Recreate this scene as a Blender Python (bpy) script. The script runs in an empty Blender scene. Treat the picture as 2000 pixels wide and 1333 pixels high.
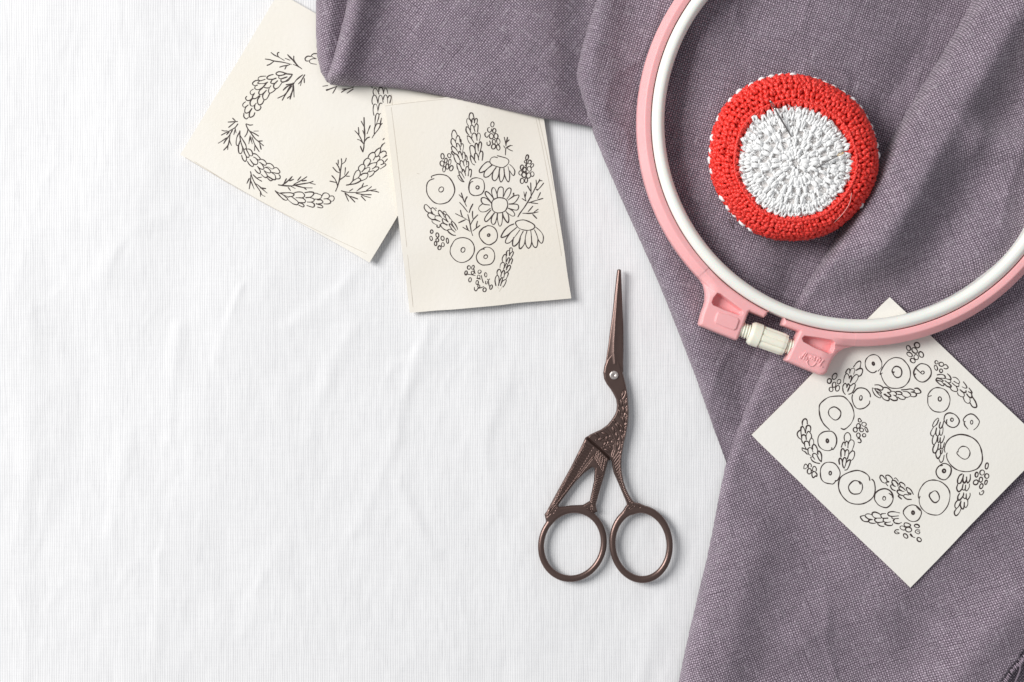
import bpy, math, random
import numpy as np
from mathutils import Vector
random.seed(7); rng = np.random.default_rng(7)

# ============================ camera, light, exposure ============================
# Table units: 1 unit = 0.2 mm; (0,0) is the far left corner of the view, y runs towards the viewer.
S = 0.0002
CX, CY, H = 1000.0, 666.5, 3500.0
sc = bpy.context.scene
cam_d = bpy.data.cameras.new('camera'); cam = bpy.data.objects.new('camera', cam_d)
sc.collection.objects.link(cam)
cam.location = (0, 0, H*S); cam.rotation_euler = (0, 0, 0)
cam_d.sensor_width = 36; cam_d.lens = 36*H/2000.0
cam_d.clip_start = 0.01; cam_d.clip_end = 20
sc.camera = cam
world = bpy.data.worlds.new('World'); sc.world = world; world.use_nodes = True
world.node_tree.nodes['Background'].inputs[0].default_value = (0.93, 0.96, 1.0, 1)
world.node_tree.nodes['Background'].inputs[1].default_value = 0.33
def area(name, loc, target, size, size_y, power, col):
    d = bpy.data.lights.new(name, 'AREA'); d.shape = 'RECTANGLE'; d.size = size; d.size_y = size_y
    d.energy = power; d.color = col
    o = bpy.data.objects.new(name, d); sc.collection.objects.link(o); o.location = loc
    o.rotation_euler = (Vector(target)-Vector(loc)).to_track_quat('-Z', 'Y').to_euler()
    return o
area('window_light', (-1.45, 0.60, 1.42), (0.05, 0.0, 0.0), 0.95, 1.1, 50.5, (1.0, 0.985, 0.965))
sc.view_settings.view_transform = 'Standard'; sc.view_settings.look = 'None'
sc.view_settings.exposure = 0.0; sc.view_settings.gamma = 1.0
sc.view_settings.use_curve_mapping = False
sc.cycles.max_bounces = 8; sc.cycles.diffuse_bounces = 4

# ============================ helpers ============================
def unproj(P, z):            # a point seen at P (table units at height 0) when it stands at height z
    k = (H-z)/H
    return np.stack([CX+(P[..., 0]-CX)*k, CY+(P[..., 1]-CY)*k], -1)
def world_xyz(x, y, z):
    return np.stack([(x-CX)*S, (CY-y)*S, z*S], -1)
def empty(name, px, label, cat, group=None, z=0):
    o = bpy.data.objects.new(name, None); sc.collection.objects.link(o)
    o.location = ((px[0]-CX)*S, (CY-px[1])*S, z*S); o.empty_display_size = 0.01
    o['label'] = label; o['category'] = cat
    if group: o['group'] = group
    return o
def mesh(name, V, F, mat, parent=None, uv=None, smooth=True, origin=None, mats=None, fmat=None):
    """V in table units (n,3); becomes one mesh object."""
    V = np.asarray(V, float); W = world_xyz(V[:, 0], V[:, 1], V[:, 2])
    if parent is not None:
        base = np.zeros(3); p = parent
        while p is not None: base = base+np.array(p.location); p = p.parent
    else:
        base = world_xyz(*origin) if origin is not None else np.zeros(3)
    W = W-base
    me = bpy.data.meshes.new(name)
    me.from_pydata(W.tolist(), [], [tuple(int(i) for i in f) for f in F]); me.update()
    if smooth: me.polygons.foreach_set('use_smooth', [True]*len(me.polygons))
    if uv is not None:
        l = me.uv_layers.new(name='UVMap'); idx = np.empty(len(me.loops), int); me.loops.foreach_get('vertex_index', idx)
        l.data.foreach_set('uv', np.asarray(uv, float)[idx].ravel())
    for m in (mats or [mat]): me.materials.append(m)
    if fmat is not None: me.polygons.foreach_set('material_index', list(fmat))
    o = bpy.data.objects.new(name, me); sc.collection.objects.link(o)
    if parent is not None: o.parent = parent
    else: o.location = base
    return o
def tag(o, label=None, cat=None, group=None, kind=None):
    if label: o['label'] = label
    if cat: o['category'] = cat
    if group: o['group'] = group
    if kind: o['kind'] = kind
    return o
def sstep(a, b, x):
    t = np.clip((x-a)/(b-a), 0, 1); return t*t*(3-2*t)
def vnoise(x, y, seed=0):
    """smooth value noise, -1..1"""
    xi = np.floor(x).astype(np.int64); yi = np.floor(y).astype(np.int64); fx = x-xi; fy = y-yi
    fx = fx*fx*fx*(fx*(fx*6-15)+10); fy = fy*fy*fy*(fy*(fy*6-15)+10)
    def h(a, b):
        n = (a*374761393+b*668265263+seed*362437) & 0x7fffffff
        n = ((n ^ (n >> 13))*1274126177) & 0x7fffffff
        return ((n ^ (n >> 16)) & 0xffff)/32767.5-1
    return (h(xi, yi)*(1-fx)+h(xi+1, yi)*fx)*(1-fy)+(h(xi, yi+1)*(1-fx)+h(xi+1, yi+1)*fx)*fy
def fbm(x, y, seed=0, n=3):
    s = 0; a = 1
    for i in range(n): s = s+a*vnoise(x*2**i, y*2**i, seed+i*17); a *= .5
    return s
def catmull(P, closed=False, n=6):
    P = np.asarray(P, float); m = len(P)
    if m < 3 and not closed:
        t = np.linspace(0, 1, n+1)[:, None]; return P[0]*(1-t)+P[-1]*t
    out = []
    rngi = range(m) if closed else range(m-1)
    for i in rngi:
        p0 = P[(i-1) % m] if closed or i > 0 else 2*P[0]-P[1]
        p1 = P[i]; p2 = P[(i+1) % m]
        p3 = P[(i+2) % m] if closed or i+2 < m else 2*P[-1]-P[-2]
        for k in range(n):
            t = k/n
            out.append(.5*((2*p1)+(-p0+p2)*t+(2*p0-5*p1+4*p2-p3)*t*t+(-p0+3*p1-3*p2+p3)*t**3))
    if not closed: out.append(P[-1])
    return np.array(out)
def seg_dist(X, Y, poly, closed=False):
    d = np.full(X.shape, 1e9); n = len(poly)
    for i in range(n if closed else n-1):
        a = poly[i]; b = poly[(i+1) % n]; e = b-a; L = max(e@e, 1e-9)
        t = np.clip(((X-a[0])*e[0]+(Y-a[1])*e[1])/L, 0, 1)
        d = np.minimum(d, np.hypot(X-a[0]-t*e[0], Y-a[1]-t*e[1]))
    return d
def sdf_poly(X, Y, poly):     # positive inside
    d = seg_dist(X, Y, poly, True); ins = np.zeros(X.shape, bool); n = len(poly)
    for i in range(n):
        a = poly[i]; b = poly[(i+1) % n]
        if a[1] == b[1]: continue
        c = ((a[1] > Y) != (b[1] > Y)) & (X < (b[0]-a[0])*(Y-a[1])/(b[1]-a[1])+a[0])
        ins ^= c
    return np.where(ins, d, -d)
def sdf_grid(sdf, bbox, step):
    """grid cells inside an implicit outline, rim vertices pulled onto it -> X, Y, D, quads"""
    xs = np.arange(bbox[0], bbox[2]+step, step); ys = np.arange(bbox[1], bbox[3]+step, step)
    X, Y = np.meshgrid(xs, ys); D = sdf(X, Y); ins = D > 0
    cell = (ins[:-1, :-1] | ins[1:, :-1] | ins[:-1, 1:] | ins[1:, 1:])
    used = np.zeros(X.shape, bool)
    for a in (0, 1):
        for b in (0, 1): used[a:a+cell.shape[0], b:b+cell.shape[1]] |= cell
    out = used & ~ins
    x, y = X[out], Y[out]; e = .35
    for _ in range(3):
        d = sdf(x, y); gx = (sdf(x+e, y)-sdf(x-e, y))/(2*e); gy = (sdf(x, y+e)-sdf(x, y-e))/(2*e)
        g = np.maximum(gx*gx+gy*gy, .2); x = x-d*gx/g; y = y-d*gy/g
    X = X.copy(); Y = Y.copy(); X[out] = x; Y[out] = y; D = D.copy(); D[out] = 0
    idx = -np.ones(X.shape, int); idx[used] = np.arange(used.sum())
    cy, cx = np.nonzero(cell)
    F = np.stack([idx[cy+1, cx], idx[cy+1, cx+1], idx[cy, cx+1], idx[cy, cx]], 1)
    return X[used], Y[used], np.maximum(D[used], 0), F
def relief(name, sdf, bbox, step, ztop, zbot, mat, parent, zref=0):
    """solid plate: top ztop(x,y,d), underside zbot(x,y,d), meeting at the rim"""
    X, Y, D, F = sdf_grid(sdf, bbox, step); n = len(X)
    P = unproj(np.stack([X, Y], -1), zref)
    V = np.concatenate([np.c_[P, ztop(X, Y, D)], np.c_[P, zbot(X, Y, D)]])
    # rim: edges used once
    E = np.concatenate([F[:, [0, 1]], F[:, [1, 2]], F[:, [2, 3]], F[:, [3, 0]]]); key = np.sort(E, 1); key = key[:, 0]*n+key[:, 1]
    u, inv, cnt = np.unique(key, return_inverse=True, return_counts=True); R = E[cnt[inv] == 1]
    rim = [(a, a+n, b+n, b) for a, b in R]
    return mesh(name, V, F.tolist()+(F[:, ::-1]+n).tolist()+rim, mat, parent)
def tube(P, rad, nseg=8, caps=True):
    """tube along 3D polyline P with radius (scalar or per point) -> V,F"""
    P = np.asarray(P, float); n = len(P); rad = np.broadcast_to(np.asarray(rad, float), (n,))
    T = np.gradient(P, axis=0); T /= np.linalg.norm(T, axis=1)[:, None]+1e-12
    up = np.array([0, 0, 1.]) if abs(T[0][2]) < .9 else np.array([1., 0, 0])
    A = np.cross(T, up); A /= np.linalg.norm(A, axis=1)[:, None]+1e-12; B = np.cross(A, T)
    a = np.arange(nseg)*2*np.pi/nseg
    V = (P[:, None]+rad[:, None, None]*(np.cos(a)[None, :, None]*A[:, None]+np.sin(a)[None, :, None]*B[:, None])).reshape(-1, 3)
    F = [(i*nseg+j, i*nseg+(j+1) % nseg, (i+1)*nseg+(j+1) % nseg, (i+1)*nseg+j) for i in range(n-1) for j in range(nseg)]
    if caps: F += [tuple(range(nseg))[::-1], tuple(range((n-1)*nseg, n*nseg))]
    return V, F
class MB:
    def __init__(s): s.V = []; s.F = []; s.n = 0
    def add(s, V, F):
        V = np.asarray(V, float); s.V.append(V)
        s.F += [tuple(i+s.n for i in f) for f in F]; s.n += len(V); return s
    def build(s, name, mat, parent=None, **k): return mesh(name, np.concatenate(s.V), s.F, mat, parent, **k)
def revolve(prof, c, a0=0, a1=360, n=256, closed=True, sq=None):
    """closed profile (r,z) swept round c between two angles (degrees)"""
    prof = np.asarray(prof, float); m = len(prof); full = abs(a1-a0) >= 360
    A = np.radians(np.linspace(a0, a1, n, endpoint=not full)); V = []
    for a in A:
        V.append(np.c_[c[0]+prof[:, 0]*math.cos(a), c[1]+prof[:, 0]*math.sin(a), prof[:, 1]])
    V = np.concatenate(V); F = []
    for i in range(n if full else n-1):
        j = (i+1) % n
        for k in range(m):
            l = (k+1) % m; F.append((i*m+k, i*m+l, j*m+l, j*m+k))
    if not full: F += [tuple(range(m)), tuple(range((n-1)*m, n*m))[::-1]]
    return V, F
def round_prof(pts, r, n=5):
    """round the corners of a closed profile"""
    pts = np.asarray(pts, float); out = []; m = len(pts)
    for i in range(m):
        p = pts[i]; a = pts[i-1]-p; b = pts[(i+1) % m]-p; la = np.linalg.norm(a); lb = np.linalg.norm(b)
        q = min(r, la*.45, lb*.45); s = p+a/la*q; e = p+b/lb*q
        for k in range(n+1):
            t = k/n; out.append((1-t)**2*s+2*t*(1-t)*p+t*t*e)
    return np.array(out)

# ============================ materials ============================
def nodes(name):
    m = bpy.data.materials.new(name); m.use_nodes = True; nt = m.node_tree
    return m, nt, nt.nodes['Principled BSDF']
def N(nt, t, **k):
    n = nt.nodes.new(t)
    for a, b in k.items():
        if a.startswith('i_'):
            key = a[2:]; key = int(key) if key.isdigit() else key.replace('_', ' ')
            n.inputs[key].default_value = b
        else: setattr(n, a, b)
    return n
def math_(nt, op, a, b=None, c=None):
    n = nt.nodes.new('ShaderNodeMath'); n.operation = op
    for i, v in enumerate((a, b, c)):
        if v is None: continue
        if isinstance(v, (int, float)): n.inputs[i].default_value = v
        else: nt.links.new(v, n.inputs[i])
    return n.outputs[0]
def ramp(nt, fac, stops):
    r = nt.nodes.new('ShaderNodeValToRGB'); e = r.color_ramp.elements
    while len(e) < len(stops): e.new(.5)
    for i, (p, c) in enumerate(stops): e[i].position = p; e[i].color = tuple(c)+(1,)
    nt.links.new(fac, r.inputs[0]); return r.outputs[0]
def mixc(nt, f, a, b, mode='MIX'):
    n = nt.nodes.new('ShaderNodeMix'); n.data_type = 'RGBA'; n.blend_type = mode
    for s, v in ((n.inputs[0], f), (n.inputs[6], a), (n.inputs[7], b)):
        if isinstance(v, (int, float)): s.default_value = v
        elif isinstance(v, tuple): s.default_value = v+(1,)
        else: nt.links.new(v, s)
    return n.outputs[2]
def noise(nt, vec, scale, detail=2, rough=.5, sc3=None):
    if sc3 is not None:
        mp = nt.nodes.new('ShaderNodeMapping'); mp.inputs['Scale'].default_value = sc3; nt.links.new(vec, mp.inputs[0]); vec = mp.outputs[0]
    n = nt.nodes.new('ShaderNodeTexNoise'); n.inputs['Scale'].default_value = scale
    n.inputs['Detail'].default_value = detail; n.inputs['Roughness'].default_value = rough
    nt.links.new(vec, n.inputs['Vector']); return n.outputs[0]
def plain(name, col, rough=.5, metal=0., sss=0., bump=None, spec=.5, coat=0.):
    m, nt, b = nodes(name); b.inputs['Base Color'].default_value = tuple(col)+(1,)
    b.inputs['Roughness'].default_value = rough; b.inputs['Metallic'].default_value = metal
    b.inputs['Specular IOR Level'].default_value = spec; b.inputs['Coat Weight'].default_value = coat
    if sss:
        b.inputs['Subsurface Weight'].default_value = sss; b.inputs['Subsurface Radius'].default_value = (1, .4, .3)
        b.inputs['Subsurface Scale'].default_value = 0.004
    tc = nt.nodes.new('ShaderNodeTexCoord').outputs['Object']
    if bump:
        bp = N(nt, 'ShaderNodeBump', i_Strength=bump[1], i_Distance=S*bump[2]); nt.links.new(noise(nt, tc, bump[0]/S, 3), bp.inputs['Height'])
        nt.links.new(bp.outputs[0], b.inputs['Normal'])
    n = noise(nt, tc, .02/S, 3)
    nt.links.new(mixc(nt, n, tuple(c*.94 for c in col), tuple(min(1, c*1.06) for c in col)), b.inputs['Base Color'])
    return m

def weave(name, gap, lo, hi, period, bumpz, uvmap=True, slub=(.95, .9, .95), gapw=.55, horiz=1.0, rough=.92, sheen=.25, slubamt=1.0, var=(.5, .5), over=.16, vert=0.0, wander=7.0, streak=.3, fibre=.5):
    m, nt, b = nodes(name); L = nt.links.new
    tc = nt.nodes.new('ShaderNodeTexCoord')
    if uvmap: src = tc.outputs['UV']
    else:
        mp = nt.nodes.new('ShaderNodeMapping'); mp.inputs['Scale'].default_value = (1/S, 1/S, 0); L(tc.outputs['Object'], mp.inputs[0]); src = mp.outputs[0]
    # long soft wander of the threads
    wob = nt.nodes.new('ShaderNodeTexNoise'); wob.inputs['Scale'].default_value = .03; wob.inputs['Detail'].default_value = 3; L(src, wob.inputs['Vector'])
    sub = nt.nodes.new('ShaderNodeVectorMath'); sub.operation = 'MULTIPLY_ADD'
    L(wob.outputs['Color'], sub.inputs[0]); sub.inputs[1].default_value = (wander, wander, 0); L(src, sub.inputs[2]); vec = sub.outputs[0]
    sx = nt.nodes.new('ShaderNodeSeparateXYZ'); L(vec, sx.inputs[0]); U, Vv = sx.outputs[0], sx.outputs[1]
    # thread to thread variation of pitch
    nu = noise(nt, vec, 1, 2, .5, (.22, .012, 0)); nv = noise(nt, vec, 1, 2, .5, (.012, .22, 0))
    U2 = math_(nt, 'MULTIPLY_ADD', nu, var[0], math_(nt, 'DIVIDE', U, period)); V2 = math_(nt, 'MULTIPLY_ADD', nv, var[1], math_(nt, 'DIVIDE', Vv, period))
    su = math_(nt, 'SINE', math_(nt, 'MULTIPLY', U2, math.pi)); sv = math_(nt, 'SINE', math_(nt, 'MULTIPLY', V2, math.pi))
    au = math_(nt, 'ABSOLUTE', su); av = math_(nt, 'ABSOLUTE', sv)
    sgn = math_(nt, 'MULTIPLY', su, sv)                       # >0 warp on top, <0 weft on top
    top = math_(nt, 'GREATER_THAN', sgn, 0)
    wu = math_(nt, 'POWER', au, .5*1.0); wv = math_(nt, 'POWER', av, .5*1.0)
    hw = math_(nt, 'MULTIPLY', au, wv); hf = math_(nt, 'MULTIPLY', av, wu)
    hf = math_(nt, 'MULTIPLY', hf, horiz)
    h = math_(nt, 'ADD', math_(nt, 'MULTIPLY', hw, top), math_(nt, 'MULTIPLY', hf, math_(nt, 'SUBTRACT', 1, top)))
    # slubs: thick pale pieces of thread
    s1 = noise(nt, vec, 1, 3, .6, (.30, .03, 0)); s2 = noise(nt, vec, 1, 3, .6, (.03, .30, 0))
    sl = math_(nt, 'MAXIMUM', s1, s2)
    slm = nt.nodes.new('ShaderNodeMapRange'); slm.inputs[1].default_value = .585; slm.inputs[2].default_value = .78; L(sl, slm.inputs[0]); slo = math_(nt, 'MULTIPLY', slm.outputs[0], slubamt)
    fib = noise(nt, vec, .42, 4, .75)
    big = noise(nt, vec, .012, 3)
    if vert: h = math_(nt, 'ADD', math_(nt, 'MULTIPLY', h, 1-vert), math_(nt, 'MULTIPLY', au, vert))
    t1 = noise(nt, vec, 1, 2, .6, (.20, .016, 0)); t2 = noise(nt, vec, 1, 2, .6, (.016, .20, 0))
    tt = math_(nt, 'SUBTRACT', math_(nt, 'ADD', t1, t2), 1.0)
    f = math_(nt, 'MULTIPLY_ADD', math_(nt, 'SUBTRACT', fib, .5), fibre, h)
    f = math_(nt, 'MULTIPLY_ADD', tt, streak*4, f)
    col = ramp(nt, f, [(0.05, gap), (gapw, lo), (1.0, hi)])
    col = mixc(nt, math_(nt, 'MULTIPLY', slo, .55), col, slub)
    col = mixc(nt, over, col, ramp(nt, big, [(.3, (0, 0, 0)), (.7, (1, 1, 1))]), 'OVERLAY')
    L(col, b.inputs['Base Color']); b.inputs['Roughness'].default_value = rough
    b.inputs['Specular IOR Level'].default_value = .25
    b.inputs['Sheen Weight'].default_value = sheen; b.inputs['Sheen Roughness'].default_value = .5
    bp = N(nt, 'ShaderNodeBump', i_Strength=1.0, i_Distance=S*bumpz)
    L(math_(nt, 'ADD', math_(nt, 'ADD', h, math_(nt, 'MULTIPLY', fib, .5)), slo), bp.inputs['Height']); L(bp.outputs[0], b.inputs['Normal'])
    return m
M_LINEN = weave('purple_linen', (.065, .046, .064), (.262, .205, .256), (.62, .525, .61), 4.25, .9, True, (.58, .51, .58), .50, horiz=.72, var=(.5, .5), slubamt=1.9, streak=.075, fibre=1.3, over=.08)
M_SHEET = weave('white_cotton', (.69, .69, .705), (.82, .82, .833), (.895, .895, .903), 4.6, .10, False, (.88, .88, .88), .5, horiz=.8, sheen=.1, slubamt=.35, var=(.8, .4), over=.04, vert=.8, wander=2.0, streak=.08, fibre=.9)

def paper(name, base, warm):
    m, nt, b = nodes(name); L = nt.links.new
    tc = nt.nodes.new('ShaderNodeTexCoord').outputs['Object']
    big = noise(nt, tc, .006/S, 3); fine = noise(nt, tc, .35/S, 4, .7); grain = noise(nt, tc, .12/S, 3, .6)
    sp = nt.nodes.new('ShaderNodeMapRange'); sp.inputs[1].default_value = .70; sp.inputs[2].default_value = .80; L(noise(nt, tc, .09/S, 2), sp.inputs[0])
    col = mixc(nt, ramp(nt, big, [(.35, (0, 0, 0)), (.7, (1, 1, 1))]), base, warm)
    col = mixc(nt, math_(nt, 'MULTIPLY', math_(nt, 'SUBTRACT', fine, .3), .12), col, (.60, .52, .42))
    col = mixc(nt, math_(nt, 'MULTIPLY', sp.outputs[0], .12), col, (.55, .47, .40))
    L(col, b.inputs['Base Color']); b.inputs['Roughness'].default_value = .85; b.inputs['Specular IOR Level'].default_value = .2
    bp = N(nt, 'ShaderNodeBump', i_Strength=.5, i_Distance=S*.7); L(math_(nt, 'ADD', grain, math_(nt, 'MULTIPLY', fine, .4)), bp.inputs['Height']); L(bp.outputs[0], b.inputs['Normal'])
    return m
M_PAPER_WARM = paper('cream_paper', (.885, .85, .785), (.865, .82, .73))
M_PAPER_MID = paper('old_paper', (.86, .82, .755), (.84, .79, .70))
M_PAPER_COOL = paper('pale_paper', (.915, .89, .84), (.90, .87, .805))
M_EDGE = plain('aged_paper_edge', (.74, .58, .36), .85)
M_INK = plain('brown_black_ink', (.045, .028, .026), .6)
M_PENCIL = plain('pencil', (.60, .54, .46), .8)
M_PINK = plain('pink_plastic', (.93, .47, .48), .36, sss=.2, bump=(.02, .15, 1.5), spec=.5)
M_PINK.node_tree.nodes['Principled BSDF'].inputs['Specular Tint'].default_value = (1, .45, .45, 1)
M_WHITE = plain('white_plastic', (.92, .92, .865), .38, sss=.15, bump=(.02, .1, 1.2))
M_CREAM = plain('cream_plastic', (.90, .87, .74), .4, sss=.2)
M_RED = plain('red_yarn', (.99, .05, .035), .34, bump=(1.2, .8, .6), spec=.6, sss=.1)
M_YARNW = plain('white_yarn', (.99, .985, .98), .7, bump=(.9, .9, 1.0), spec=.3)
M_CORE_R = plain('dark_red_core', (.62, .018, .013), .9)
M_CORE_W = plain('beige_stuffing', (.93, .89, .87), .95, bump=(.5, .6, 1))
M_STEEL = plain('needle_steel', (.42, .40, .39), .22, metal=1)
M_GOLD = plain('gold_needle_eye', (.85, .60, .25), .25, metal=1)
M_RIVET = plain('rivet_steel', (.66, .60, .57), .38, metal=.9, bump=(.3, .6, 1))
M_THREAD = plain('lilac_thread', (.50, .40, .48), .9)
def bronze():
    m, nt, b = nodes('brown_bronze'); L = nt.links.new
    tc = nt.nodes.new('ShaderNodeTexCoord').outputs['Object']
    n = noise(nt, tc, .03/S, 4, .6); f = noise(nt, tc, .5/S, 3, .6)
    col = mixc(nt, n, (.130, .083, .073), (.180, .122, .107)); L(col, b.inputs['Base Color'])
    b.inputs['Metallic'].default_value = .75; L(math_(nt, 'MULTIPLY_ADD', n, .14, .25), b.inputs['Roughness'])
    bp = N(nt, 'ShaderNodeBump', i_Strength=.3, i_Distance=S*.3); L(f, bp.inputs['Height']); L(bp.outputs[0], b.inputs['Normal'])
    return m
M_BRONZE = bronze()
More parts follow.
